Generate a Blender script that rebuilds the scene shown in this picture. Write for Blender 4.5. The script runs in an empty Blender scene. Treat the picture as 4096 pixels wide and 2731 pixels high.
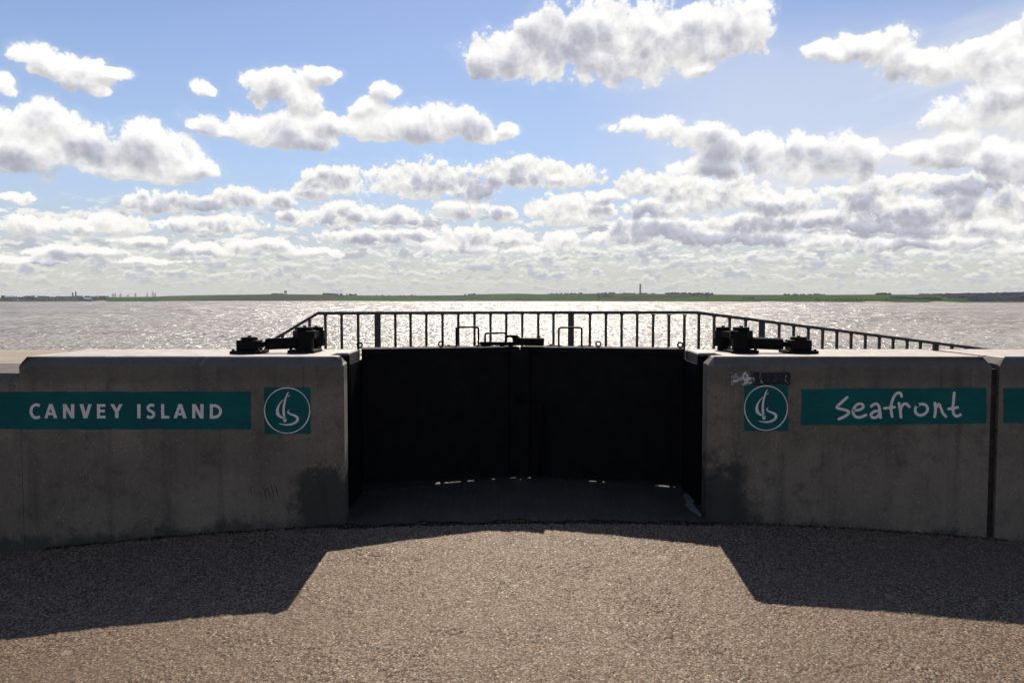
import bpy, bmesh, math, random
import numpy as np
from mathutils import Vector, Matrix
R = math.radians
rnd = random.Random(7)
sc = bpy.context.scene
col = sc.collection

# ------------------------------------------------------------------ camera, sky, sun, exposure
CAM_Z = 1.6
PITCH = R(2.974)
FOC = 28.0 / 36.0 * 4096.0
SUN_EL, SUN_AZ = 42.6, 1.8          # the sun stands ahead, a touch right of the gate
SKY_STRENGTH = 0.1
cam_data = bpy.data.cameras.new('camera')
cam_data.lens = 28.0; cam_data.sensor_width = 36.0
cam_data.clip_start = 0.05; cam_data.clip_end = 60000.0
cam = bpy.data.objects.new('camera', cam_data)
cam.location = (0, 0, CAM_Z)
cam.rotation_euler = (math.pi / 2 - PITCH, 0, 0)
col.objects.link(cam)
sc.camera = cam
sc.view_settings.view_transform = 'Standard'
sc.view_settings.look = 'None'
sc.view_settings.exposure = 0.0
sc.view_settings.gamma = 1.0
sc.view_settings.use_curve_mapping = False
sc.render.engine = 'CYCLES'
sc.cycles.use_denoising = True
sc.cycles.max_bounces = 6
sc.cycles.sample_clamp_indirect = 3.0
sc.cycles.denoiser = 'OPENIMAGEDENOISE'
sc.cycles.denoising_prefilter = 'ACCURATE'

sun_data = bpy.data.lights.new('sun', 'SUN')
sun_data.energy = 5.0
sun_data.angle = R(0.53)
sun_data.color = (1.0, 0.89, 0.75)
sun = bpy.data.objects.new('sun', sun_data)
sd = Vector((math.sin(R(SUN_AZ)) * math.cos(R(SUN_EL)), math.cos(R(SUN_AZ)) * math.cos(R(SUN_EL)), math.sin(R(SUN_EL))))
sun.rotation_euler = sd.to_track_quat('Z', 'Y').to_euler()
sun.location = (0, 0, 30)
col.objects.link(sun)


class NT:
    """small helper to write node trees as expressions"""
    def __init__(s, tree):
        s.t = tree; s.n = tree.nodes; s.l = tree.links
    def put(s, inp, v):
        if hasattr(v, 'is_output') or isinstance(v, bpy.types.NodeSocket):
            s.l.new(v, inp)
        elif v is not None:
            inp.default_value = v
    def node(s, typ, **kw):
        n = s.n.new(typ)
        for k, v in kw.items():
            setattr(n, k, v)
        return n
    def m(s, op, a, b=None, c=None, clamp=False):
        n = s.n.new('ShaderNodeMath'); n.operation = op; n.use_clamp = clamp
        s.put(n.inputs[0], a); s.put(n.inputs[1], b)
        if c is not None: s.put(n.inputs[2], c)
        return n.outputs[0]
    def add(s, a, b): return s.m('ADD', a, b)
    def sub(s, a, b): return s.m('SUBTRACT', a, b)
    def mul(s, a, b): return s.m('MULTIPLY', a, b)
    def vm(s, op, a, b=None, c=None, out=0):
        n = s.n.new('ShaderNodeVectorMath'); n.operation = op
        s.put(n.inputs[0], a)
        if b is not None: s.put(n.inputs[1], b)
        if c is not None: s.put(n.inputs[2], c)
        return n.outputs[out]
    def comb(s, x, y, z):
        n = s.n.new('ShaderNodeCombineXYZ')
        s.put(n.inputs[0], x); s.put(n.inputs[1], y); s.put(n.inputs[2], z)
        return n.outputs[0]
    def sep(s, v):
        n = s.n.new('ShaderNodeSeparateXYZ'); s.put(n.inputs[0], v)
        return n.outputs
    def ss(s, v, a, b):                     # smoothstep from a to b
        n = s.n.new('ShaderNodeMapRange'); n.interpolation_type = 'SMOOTHSTEP'
        s.put(n.inputs[0], v); n.inputs[1].default_value = a; n.inputs[2].default_value = b
        return n.outputs[0]
    def lin(s, v, a, b, c=0.0, d=1.0):
        n = s.n.new('ShaderNodeMapRange'); n.clamp = True
        s.put(n.inputs[0], v); n.inputs[1].default_value = a; n.inputs[2].default_value = b
        n.inputs[3].default_value = c; n.inputs[4].default_value = d
        return n.outputs[0]
    def mix(s, f, a, b):
        n = s.n.new('ShaderNodeMix'); n.data_type = 'RGBA'
        s.put(n.inputs[0], f)
        s.put(n.inputs[6], (*a, 1) if isinstance(a, tuple) else a)
        s.put(n.inputs[7], (*b, 1) if isinstance(b, tuple) else b)
        return n.outputs[2]
    def noise(s, vec, scale, detail=4.0, rough=0.5, col=False, dist=0.0, dim='3D'):
        n = s.n.new('ShaderNodeTexNoise'); n.noise_dimensions = dim
        s.put(n.inputs['Vector'], vec); n.inputs['Scale'].default_value = scale
        n.inputs['Detail'].default_value = detail; n.inputs['Roughness'].default_value = rough
        n.inputs['Distortion'].default_value = dist
        return n.outputs['Color' if col else 'Fac']
    def vor(s, vec, scale, feature='F1', out='Distance', detail=0.0, rough=0.5, dim='3D', smooth=None):
        n = s.n.new('ShaderNodeTexVoronoi'); n.voronoi_dimensions = dim; n.feature = feature
        s.put(n.inputs['Vector'], vec); n.inputs['Scale'].default_value = scale
        n.inputs['Detail'].default_value = detail; n.inputs['Roughness'].default_value = rough
        if smooth is not None and 'Smoothness' in n.inputs: n.inputs['Smoothness'].default_value = smooth
        return n.outputs[out]


def ray(x, y):
    u = (x - 2048.0) / FOC; v = -(y - 1365.5) / FOC
    return Vector((u, math.cos(PITCH) + v * math.sin(PITCH), -math.sin(PITCH) + v * math.cos(PITCH)))
def azel(x, y):
    d = ray(x, y).normalized()
    return math.degrees(math.atan2(d.x, d.y)), math.degrees(math.asin(d.z))


# cumulus of the sky, each puff as (x, y, half width, height above, depth below) on the 2352 wide sky chart
PUFFS_HIGH = [
 (105,140,80,48,40),(185,172,72,46,44),(250,166,46,15,14),(222,205,30,16,14),
 (4,195,28,40,34),
 (85,285,130,60,60),(60,345,165,60,58),(230,330,70,40,60),(320,345,125,70,64),(400,350,80,50,55),(440,388,60,40,24),(300,395,170,30,20),
 (466,198,34,24,22),
 (650,195,88,42,62),(735,172,50,24,26),(690,230,60,40,40),(630,295,170,40,40),(520,295,90,22,22),(690,315,120,30,32),(770,290,60,36,40),
 (883,222,36,30,26),(850,250,46,28,32),(850,295,70,50,36),(985,290,110,50,38),(1060,295,95,44,28),(1140,310,40,26,16),(1172,296,28,22,20),
 (1150,120,92,62,62),(1250,90,90,60,95),(1340,70,120,85,110),(1450,95,170,110,100),(1550,90,150,95,80),(1690,60,95,75,75),(1640,110,80,50,40),(1610,160,40,20,20),
 (1890,122,56,26,26),(1960,110,80,36,40),(2030,108,85,44,50),(2140,148,130,40,48),(2270,140,110,50,60),(2350,120,80,60,80),(2380,40,40,30,40),
 (2180,262,85,42,40),(2280,240,120,60,60),(2380,230,90,80,90),(2190,315,60,30,30),
 (1450,294,66,24,22),(1520,295,75,28,26),(1590,305,70,28,40),(1660,330,90,30,40),(1730,340,90,38,50),(1830,345,70,44,60),(1905,360,120,58,76),(1640,372,110,30,40),(1985,345,50,34,50),
 (2110,340,60,26,26),(2170,352,90,36,36),(2280,365,110,50,50),(2380,380,80,70,60)]
PUFFS_MID = [
 (770,415,84,36,34),(720,440,60,22,20),(980,420,138,52,38),(1080,440,70,24,26),(1200,395,112,38,32),(1300,410,90,30,22),(1060,478,60,16,24),
 (40,456,46,18,13),(360,468,90,26,20),(470,470,90,22,16),(560,460,80,26,18),(640,465,50,24,12),(660,490,34,14,22),
 (790,495,110,34,24),(900,500,96,24,18),(1160,490,36,20,16),(1290,485,95,44,32),(1370,480,40,20,30),
 (1470,425,56,36,26),(1560,430,80,30,30),(1660,455,130,46,34),(1790,470,110,34,24),(1600,470,80,26,22),
 (1990,462,80,34,36),(2100,490,120,40,40),(2200,480,110,46,44),(2330,465,80,46,40),(2000,520,90,20,18),(2260,520,120,24,20),
 (70,518,80,26,20),(190,522,70,22,18),(270,515,80,30,22),(420,520,60,24,18),(520,516,86,26,20),(330,552,70,12,16),
 (1080,548,70,32,24),(1170,548,50,24,16),(1060,570,100,18,14),(1290,560,56,34,22),(1210,572,50,14,12),(1500,520,110,28,22),(1430,545,100,20,16),(1620,545,150,26,18),(1760,545,130,24,18),(1880,500,80,24,20),(1950,555,110,20,16),(2080,560,120,20,14),(2230,555,110,20,16),
 (850,545,110,20,16),(960,535,50,12,12),(180,580,120,16,14),(470,575,90,18,14),(600,565,100,18,16),(700,580,80,14,12),(60,600,110,14,12),(340,600,90,10,10),
 (2060,425,110,26,24),(1950,440,80,22,22),(2210,425,110,28,24),(1500,478,80,22,18),(1760,505,150,24,20),(2330,525,90,22,18),(2120,525,140,20,16),(1390,452,50,16,14),(1860,560,90,16,12),(2330,570,80,16,12),(1000,560,70,14,12)]

world = bpy.data.worlds.new('World')
sc.world = world
world.use_nodes = True
world.cycles.sampling_method = 'MANUAL'
world.cycles.sample_map_resolution = 512
SKY_TINT = (0.71, 0.77, 0.97)
def build_sky():
    w = NT(world.node_tree)
    w.n.clear()
    out = w.node('ShaderNodeOutputWorld')
    sky = w.node('ShaderNodeTexSky', sky_type='NISHITA')
    sky.sun_disc = False
    sky.sun_elevation = R(SUN_EL); sky.sun_rotation = R(SUN_AZ)
    sky.altitude = 0; sky.air_density = 1.0; sky.dust_density = 0.4; sky.ozone_density = 1.6
    K = 1.0 / SKY_STRENGTH
    kk = lambda c: tuple(v * K for v in c)
    d = w.node('ShaderNodeTexCoord').outputs['Generated']
    x, y, z = w.sep(d)
    az = w.mul(w.m('ARCTAN2', x, y), 180 / math.pi)
    el = w.mul(w.m('ARCSINE', z), 180 / math.pi)
    P = w.comb(az, el, 0.0)

    def bgd(c):
        b = w.node('ShaderNodeBackground'); b.inputs[1].default_value = SKY_STRENGTH
        w.put(b.inputs[0], c if not isinstance(c, tuple) else (*c, 1))
        return b.outputs[0]
    def branch(f, a, b):
        n = w.node('ShaderNodeMixShader')
        w.put(n.inputs[0], f); w.l.new(a, n.inputs[1]); w.l.new(b, n.inputs[2])
        return n.outputs[0]

    def puff_field(name, puffs, wscale, wamp, nscale, namp, size):
        g = bpy.data.node_groups.new(name, 'ShaderNodeTree')
        g.interface.new_socket('P', in_out='INPUT', socket_type='NodeSocketVector')
        g.interface.new_socket('D', in_out='OUTPUT', socket_type='NodeSocketFloat')
        g.interface.new_socket('F', in_out='OUTPUT', socket_type='NodeSocketFloat')
        q = NT(g)
        gi = q.node('NodeGroupInput'); go = q.node('NodeGroupOutput')
        p = gi.outputs[0]
        wn = q.noise(p, wscale, 3.0, 0.55, col=True, dim='2D')
        off = q.vm('MULTIPLY', q.vm('SUBTRACT', wn, (0.5, 0.5, 0.5)), (wamp, wamp * 0.8, 0.0))
        pw = q.vm('ADD', p, off)
        px_, py_, _ = q.sep(pw)
        p3 = q.comb(px_, py_, q.mul(py_, -1.0))
        acc = None
        for (a0, e0, sx, st, sb) in puffs:
            v = q.vm('MULTIPLY_ADD', p3, (1 / sx, 1 / st, 1 / sb), (-a0 / sx, -e0 / st, e0 / sb))
            v = q.vm('MAXIMUM', v, (-9e3, 0.0, 0.0))
            r2 = q.vm('DOT_PRODUCT', v, v, out=1)
            acc = r2 if acc is None else q.m('SMOOTH_MIN', acc, r2, 0.35)
        F = q.sub(size, q.m('MINIMUM', acc, 3.0))
        n1 = q.vor(pw, nscale, 'F1', detail=3.0, rough=0.6, dim='2D')
        n2 = q.noise(p, nscale * 1.7, 7.0, 0.70, dim='2D')
        tex = q.add(q.mul(q.sub(0.42, n1), namp), q.mul(q.sub(n2, 0.5), namp * 1.6))
        n3 = q.vor(pw, nscale * 0.8, 'SMOOTH_F1', detail=1.0, rough=0.5, dim='2D', smooth=0.5)
        q.l.new(q.add(F, tex), go.inputs[0]); q.l.new(q.add(F, q.add(q.mul(q.sub(0.40, n3), namp * 0.9), q.add(q.mul(q.sub(0.42, n1), namp * 0.7), q.mul(q.sub(n2, 0.5), namp * 0.7)))), go.inputs[1])
        def use(pp):
            n = w.node('ShaderNodeGroup'); n.node_tree = g
            w.l.new(pp, n.inputs[0])
            return n.outputs
        return use
    patch = w.noise(w.vm('MULTIPLY', P, (0.16, 0.34, 1.0)), 1.0, 2.0, 0.5, dim='2D')
    def shade_layer(base, D0, S0, S1, a0, a1, lit, dim, k0, k1, amount=1.0):
        alpha = w.m('MAXIMUM', w.ss(D0, a0, a1), w.mul(w.ss(D0, a0 - 0.7, a0 + 0.4), 0.12))
        thick = w.add(w.mul(w.m('MAXIMUM', S0, 0.0), 0.30), w.mul(w.m('MAXIMUM', S1, -0.3), 0.70))
        thick = w.add(thick, w.mul(w.sub(patch, 0.5), 2.6))
        dark = w.ss(thick, k0, k1)
        c = w.mix(dark, kk(lit), kk(dim))
        br = w.m('MINIMUM', w.m('MAXIMUM', w.add(1.0, w.mul(w.sub(S0, S1), RELIEF)), 0.84), 1.14)
        n = w.node('ShaderNodeVectorMath', operation='SCALE')
        w.l.new(c, n.inputs[0]); w.l.new(br, n.inputs['Scale'])
        return w.mix(w.mul(alpha, amount), base, n.outputs[0])

    # clear air: the sky texture, tinted to the photograph's balance, paling into low haze
    clear = w.vm('MULTIPLY', sky.outputs[0], SKY_TINT)
    hz = w.m('POWER', w.lin(el, 0.0, 24.0, 1.0, 0.0), 1.25)
    hc = w.mix(w.ss(el, 1.5, 9.0), kk((0.62, 0.62, 0.57)), kk((0.53, 0.68, 0.89)))
    c = w.mix(w.mul(hz, 0.96), clear, hc)
    # thin high veil to the right
    vn = w.noise(w.vm('MULTIPLY', w.vm('ADD', P, w.comb(0.0, w.mul(az, -0.22), 0.0)), (0.035, 0.22, 1.0)), 1.0, 4.0, 0.6, dim='2D')
    veil = w.mul(w.add(0.52, w.mul(w.ss(vn, 0.40, 0.62), 0.48)), w.mul(w.mul(w.ss(az, 2.0, 17.0), w.ss(az, 60.0, 40.0)), w.mul(w.ss(el, 3.0, 7.0), w.ss(el, 20.0, 14.0))))
    c = w.mix(w.mul(veil, 0.92), c, kk((0.76, 0.78, 0.86)))
    # far rows of small cumulus down to the horizon
    for i, (e0, e1, sx, sy, th, am, up) in enumerate([(0.3, 2.4, 0.75, 2.1, 0.45, 0.85, 0.12), (1.3, 3.9, 0.52, 1.35, 0.44, 0.95, 0.2), (2.6, 6.0, 0.34, 0.85, 0.46, 0.97, 0.33)]):
        def dens(pp):
            q3 = w.vm('MULTIPLY_ADD', pp, (sx, sy, 1.0), (13.7 * i, 5.1 * i, 2.0 * i))
            return w.add(w.mul(w.sub(w.noise(q3, 1.0, 6.0, 0.6, dim='2D'), th), 6.0), w.mul(w.sub(0.40, w.vor(q3, 2.6, 'F1', detail=1.0, dim='2D')), 0.9))
        D0 = dens(P); D1 = dens(w.vm('ADD', P, (0.0, up, 0.0)))
        band = w.mul(w.ss(el, e0 - 0.5, e0 + 0.5), w.ss(el, e1 + 0.9, e1 - 0.6))
        al = w.mul(w.mul(w.ss(D0, -0.05, 0.5), band), am)
        dk = w.ss(w.add(w.mul(D0, 0.35), w.mul(D1, 0.65)), 0.0, 1.0)
        lit = [(0.74, 0.73, 0.67), (0.86, 0.85, 0.79), (0.95, 0.94, 0.89)][i]
        shd = [(0.52, 0.54, 0.57), (0.50, 0.52, 0.58), (0.49, 0.50, 0.58)][i]
        c = w.mix(al, c, w.mix(dk, kk(lit), kk(shd)))
    low = c

    # round about and overhead the same kind of cloud goes on
    gd = w.vm('MULTIPLY', d, (1.0, 1.0, 2.2))
    def gdens(v):
        return w.add(w.mul(w.sub(w.noise(v, 2.6, 3.0, 0.5), 0.62), 7.0), w.mul(w.sub(w.noise(v, 16.0, 5.0, 0.6), 0.5), 1.6))
    away = w.m('MAXIMUM', w.ss(w.m('ABSOLUTE', az), 38.0, 46.0), w.ss(el, 26.0, 32.0))
    fade = w.mul(w.sub(1.0, w.mul(away, w.ss(el, 3.0, 7.0))), 5.0)
    g0, g1 = w.sub(gdens(gd), fade), w.sub(gdens(w.vm('ADD', gd, (0.0, 0.0, 0.05))), fade)
    other = bgd(shade_layer(low, g0, g0, g1, -0.1, 0.4, LIT, SHD, 0.5, 1.5))

    def chart(puffs):
        res = []
        for (cx, cy, rx, rt, rb) in puffs:
            k = 4096 / 2352
            a0, e0 = azel(cx * k, cy * k)
            a1, _ = azel((cx + rx) * k, cy * k); _, e1 = azel(cx * k, (cy - rt) * k); _, e2 = azel(cx * k, (cy + rb) * k)
            res.append((a0, e0, max(abs(a1 - a0), 0.05), max(e1 - e0, 0.05), max(e0 - e2, 0.05)))
        return res
    high, mid = chart(PUFFS_HIGH), chart(PUFFS_MID)
    def near(puffs, lo, hi, pad):
        return [q for q in puffs if q[0] + q[2] * 1.6 + pad > lo and q[0] - q[2] * 1.6 - pad < hi]
    edges = [-38, -20, -10, 0, 10, 20, 38]
    front = None
    for i in range(6):
        c1 = low
        h, mm = near(high, edges[i], edges[i + 1], 2.0), near(mid, edges[i], edges[i + 1], 1.2)
        g1 = puff_field('clouds_mid', mm, 0.42, 1.1, 0.95, 0.85, MID_SIZE)
        g2 = puff_field('clouds_high', h, 0.22, 1.7, 0.5, 0.85, HIGH_SIZE)
        o0, o1 = g1(P), g1(w.vm('ADD', P, (0.05, 0.34, 0.0)))
        lowpart = shade_layer(c1, o0[0], o0[1], o1[1], -0.10, 0.34, (0.89, 0.88, 0.85), SHD, 0.34, 1.35, 0.97)
        o0, o1 = g2(P), g2(w.vm('ADD', P, (0.1, 0.60, 0.0)))
        full = shade_layer(lowpart, o0[0], o0[1], o1[1], -0.10, 0.42, LIT, SHD, 0.36, 1.55, 1.0)
        s1 = bgd(full)
        front = s1 if front is None else branch(w.m('GREATER_THAN', az, edges[i]), front, s1)
    infront = w.mul(w.m('LESS_THAN', w.m('ABSOLUTE', az), 38.0), w.m('LESS_THAN', el, 26.0))
    sky_up = branch(infront, other, front)
    full = branch(w.m('GREATER_THAN', el, 0.0), bgd(kk((0.60, 0.62, 0.60))), sky_up)
    w.l.new(full, out.inputs[0])
LIT, SHD, RELIEF = (0.90, 0.895, 0.885), (0.49, 0.495, 0.58), 0.32
MID_SIZE, HIGH_SIZE = 1.55, 1.5
build_sky()

# ------------------------------------------------------------------ mesh helpers
class MB:
    """collects boxes, prisms and tubes; build() links them as one mesh object"""
    def __init__(s): s.v = []; s.f = []; s.smooth = []
    def put(s, vs, fs, smooth=False):
        o = len(s.v); s.v += [tuple(p) for p in vs]
        s.f += [tuple(i + o for i in f) for f in fs]; s.smooth += [smooth] * len(fs)
        return s
    def box(s, c, size, rot=None, bev=0.0):
        x, y, z = (q / 2 for q in size)
        if bev <= 0:
            vs = [Vector((a * x, b * y, d * z)) for d in (-1, 1) for b in (-1, 1) for a in (-1, 1)]
            fs = [(0, 2, 3, 1), (4, 5, 7, 6), (0, 1, 5, 4), (2, 6, 7, 3), (0, 4, 6, 2), (1, 3, 7, 5)]
        else:
            bm = bmesh.new(); bmesh.ops.create_cube(bm, size=1.0)
            for v in bm.verts: v.co = Vector((v.co.x * 2 * x, v.co.y * 2 * y, v.co.z * 2 * z))
            bmesh.ops.bevel(bm, geom=bm.edges[:], offset=bev, segments=2, affect='EDGES', profile=0.6)
            bm.verts.index_update()
            vs = [v.co.copy() for v in bm.verts]; fs = [[v.index for v in f.verts] for f in bm.faces]; bm.free()
        M = rot if rot is not None else Matrix.Identity(3)
        return s.put([M @ v + Vector(c) for v in vs], fs)
    def lathe(s, prof, c=(0, 0, 0), n=20, rot=None, smooth=False, flat=0.0):
        """prof: (radius, height) pairs, closed by caps"""
        M = rot if rot is not None else Matrix.Identity(3)
        vs = []
        for r, h in prof:
            for i in range(n):
                a = 2 * math.pi * (i + flat) / n
                vs.append(M @ Vector((r * math.cos(a), r * math.sin(a), h)) + Vector(c))
        fs = [(j * n + i, j * n + (i + 1) % n, (j + 1) * n + (i + 1) % n, (j + 1) * n + i) for j in range(len(prof) - 1) for i in range(n)]
        fs += [tuple(range(n))[::-1], tuple(range((len(prof) - 1) * n, len(prof) * n))]
        return s.put(vs, fs, smooth)
    def tube(s, pts, r, n=10, smooth=True, closed=False):
        pts = [Vector(p) for p in pts]; m = len(pts); vs = []
        up = None
        for i, p in enumerate(pts):
            a = pts[(i - 1) % m] if (i or closed) else pts[0]
            b = pts[(i + 1) % m] if (i < m - 1 or closed) else pts[-1]
            t = (b - a).normalized()
            if up is None:
                up = t.orthogonal().normalized()
            up = (up - t * up.dot(t)).normalized()
            w = t.cross(up)
            rr = r[i] if isinstance(r, (list, tuple)) else r
            for k in range(n):
                an = 2 * math.pi * k / n
                vs.append(p + (up * math.cos(an) + w * math.sin(an)) * rr)
        fs = []
        for j in range(m if closed else m - 1):
            for k in range(n):
                fs.append((j * n + k, j * n + (k + 1) % n, ((j + 1) % m) * n + (k + 1) % n, ((j + 1) % m) * n + k))
        if not closed:
            fs += [tuple(range(n))[::-1], tuple(range((m - 1) * n, m * n))]
        return s.put(vs, fs, smooth)
    def prism(s, poly, axis, lo, hi):
        """poly 2D, extruded along axis ('x': poly=(y,z); 'y': poly=(x,z); 'z': poly=(x,y))"""
        def P(p, h):
            return {'x': (h, p[0], p[1]), 'y': (p[0], h, p[1]), 'z': (p[0], p[1], h)}[axis]
        n = len(poly)
        vs = [P(p, lo) for p in poly] + [P(p, hi) for p in poly]
        fs = [tuple(range(n)), tuple(range(n, 2 * n))[::-1]] + [(i, i + n, (i + 1) % n + n, (i + 1) % n) for i in range(n)]
        return s.put(vs, fs)
    def build(s, name, material, parent=None, recalc=True):
        me = bpy.data.meshes.new(name)
        me.from_pydata(s.v, [], s.f)
        if any(s.smooth):
            me.polygons.foreach_set('use_smooth', s.smooth)
        if recalc:
            bm = bmesh.new(); bm.from_mesh(me)
            bmesh.ops.recalc_face_normals(bm, faces=bm.faces[:]); bm.to_mesh(me); bm.free()
        me.materials.append(material)
        me.update()
        o = bpy.data.objects.new(name, me)
        col.objects.link(o)
        if parent is not None: o.parent = parent
        return o

def tag(o, label=None, cat=None, group=None, kind=None):
    if label: o['label'] = label
    if cat: o['category'] = cat
    if group: o['group'] = group
    if kind: o['kind'] = kind
    return o
def empty(name, loc=(0, 0, 0), rz=0.0):
    o = bpy.data.objects.new(name, None); o.location = loc; o.rotation_euler = (0, 0, rz)
    o.empty_display_size = 0.1
    col.objects.link(o)
    return o
def at(x, y, Y):
    d = ray(x, y); t = Y / d.y
    return Vector((d.x * t, Y, CAM_Z + d.z * t))
def smoothpath(pts, n=6):
    out = []
    P = [Vector(p) for p in pts]
    for i in range(len(P) - 1):
        p0, p1, p2, p3 = P[max(i - 1, 0)], P[i], P[i + 1], P[min(i + 2, len(P) - 1)]
        for k in range(n):
            t = k / n
            out.append(0.5 * ((2 * p1) + (p2 - p0) * t + (2 * p0 - 5 * p1 + 4 * p2 - p3) * t * t + (3 * p1 - p0 - 3 * p2 + p3) * t ** 3))
    out.append(P[-1])
    return out

# ------------------------------------------------------------------ materials
def material(name, fn):
    m = bpy.data.materials.new(name); m.use_nodes = True
    q = NT(m.node_tree); b = m.node_tree.nodes['Principled BSDF']
    tc = q.node('ShaderNodeTexCoord').outputs['Object']
    fn(q, b, tc)
    return m
def bump(q, b, h, strength, dist):
    n = q.node('ShaderNodeBump'); n.inputs['Strength'].default_value = strength; n.inputs['Distance'].default_value = dist
    q.l.new(h, n.inputs['Height']); q.l.new(n.outputs[0], b.inputs['Normal'])

ZT = CAM_Z - 0.409                       # top of the flood wall
YF, YB = 5.73, 6.65                      # landward and seaward faces
def _concrete(q, b, tc):
    geo = q.node('ShaderNodeNewGeometry').outputs['Position']
    x, y, z = q.sep(geo)
    big = q.noise(geo, 1.6, 5.0, 0.6)
    mid = q.noise(geo, 9.0, 5.0, 0.65)
    fine = q.noise(geo, 70.0, 3.0, 0.6)
    streak = q.noise(q.vm('MULTIPLY', geo, (7.0, 7.0, 0.45)), 1.0, 4.0, 0.55)
    c = q.mix(q.ss(big, 0.35, 0.68), (0.200, 0.160, 0.115), (0.130, 0.103, 0.074))
    c = q.mix(q.mul(q.ss(mid, 0.48, 0.75), 0.6), c, (0.060, 0.051, 0.039))
    c = q.mix(q.mul(q.ss(streak, 0.50, 0.72), 0.55), c, (0.054, 0.046, 0.036))
    c = q.mix(q.mul(q.ss(q.noise(geo, 3.1, 5.0, 0.6), 0.55, 0.72), 0.5), c, (0.170, 0.143, 0.110))
    c = q.mix(q.mul(q.ss(q.noise(geo, 55.0, 4.0, 0.75), 0.52, 0.70), 0.55), c, (0.050, 0.042, 0.032))
    c = q.mix(q.mul(q.ss(q.noise(geo, 38.0, 4.0, 0.75), 0.58, 0.72), 0.45), c, (0.26, 0.215, 0.16))
    # aggregate specks, air holes and small rust marks
    vd = q.vor(geo, 60.0); vc = q.vor(geo, 60.0, out='Color')
    r1 = q.sep(vc)[0]; r2 = q.sep(vc)[1]
    c = q.mix(q.mul(q.m('LESS_THAN', vd, 0.22), q.m('GREATER_THAN', r1, 0.86)), c, (0.33, 0.30, 0.25))
    hv = q.vor(geo, 17.0); hc = q.sep(q.vor(geo, 17.0, out='Color'))
    hole = q.mul(q.m('LESS_THAN', hv, q.mul(hc[1], 0.17)), q.m('GREATER_THAN', hc[0], 0.86))
    c = q.mix(hole, c, (0.015, 0.014, 0.012))
    rust = q.mul(q.m('LESS_THAN', vd, 0.25), q.m('GREATER_THAN', r2, 0.955))
    c = q.mix(q.mul(rust, 0.7), c, (0.20, 0.075, 0.03))
    drip = q.mul(q.ss(q.noise(q.vm('MULTIPLY', geo, (14.0, 14.0, 0.25)), 1.0, 3.0, 0.6), 0.56, 0.68), q.ss(z, 0.55, 1.1))
    c = q.mix(q.mul(drip, 0.55), c, (0.045, 0.038, 0.029))
    # rust freckles down the corners of the gate opening
    ex = q.m('MINIMUM', q.m('ABSOLUTE', q.add(x, 1.262)), q.m('ABSOLUTE', q.sub(x, 1.475)))
    rl = q.mul(q.ss(ex, 0.02, 0.004), q.ss(q.noise(geo, 26.0, 3.0, 0.6), 0.55, 0.66))
    c = q.mix(q.mul(rl, 0.8), c, (0.11, 0.05, 0.025))
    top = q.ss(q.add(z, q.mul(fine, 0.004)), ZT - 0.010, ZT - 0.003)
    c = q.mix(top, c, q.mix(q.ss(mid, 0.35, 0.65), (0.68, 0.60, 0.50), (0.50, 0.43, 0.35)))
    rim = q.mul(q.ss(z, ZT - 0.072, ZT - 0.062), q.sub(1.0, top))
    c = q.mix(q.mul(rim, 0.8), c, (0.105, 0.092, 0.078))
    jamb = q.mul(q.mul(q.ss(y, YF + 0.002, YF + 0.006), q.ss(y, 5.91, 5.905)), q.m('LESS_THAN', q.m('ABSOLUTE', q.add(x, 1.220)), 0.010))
    c = q.mix(q.mul(jamb, 0.9), c, (0.55, 0.47, 0.36))  # left jamb face coloured pale to stand in for grazing sunlight
    # black algae at the foot of the wall on both sides of the gate
    wob = q.add(q.mul(q.sub(q.noise(geo, 6.0, 6.0, 0.72), 0.5), 0.75), q.mul(q.sub(q.noise(geo, 34.0, 4.0, 0.7), 0.5), 0.22))
    zz = q.add(z, wob); xx = q.add(x, q.mul(wob, 0.6))
    left = q.mul(q.ss(xx, -1.66, -1.50), q.mul(q.ss(zz, 0.42, 0.30), q.ss(x, -0.5, -0.7)))
    right = q.mul(q.ss(q.add(xx, q.mul(z, 0.35)), 1.88, 1.68), q.mul(q.ss(zz, 0.50, 0.30), q.ss(x, 0.5, 0.7)))
    foot = q.mul(q.ss(q.add(z, q.add(q.mul(wob, 0.5), q.mul(q.mul(x, x), 0.0135))), 0.10, -0.03), 0.75)
    damp = q.m('MAXIMUM', q.m('MAXIMUM', q.mul(left, 0.85), q.mul(right, 0.88)), foot)
    c = q.mix(damp, c, (0.020, 0.021, 0.016))
    cap = q.mul(q.ss(q.add(z, q.mul(wob, 0.2)), 0.96, 1.05), q.ss(z, 1.125, 1.12))
    c = q.mix(q.mul(cap, 0.45), c, (0.075, 0.070, 0.052))
    q.l.new(c, b.inputs['Base Color'])
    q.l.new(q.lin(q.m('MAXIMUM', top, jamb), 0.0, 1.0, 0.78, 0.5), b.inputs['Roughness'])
    b.inputs['Specular IOR Level'].default_value = 0.4
    h = q.add(q.add(q.mul(mid, 0.5), q.mul(fine, 0.5)), q.mul(hole, -0.8))
    bump(q, b, h, 0.55, 0.006)
M_CONC = material('weathered_concrete', _concrete)

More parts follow.
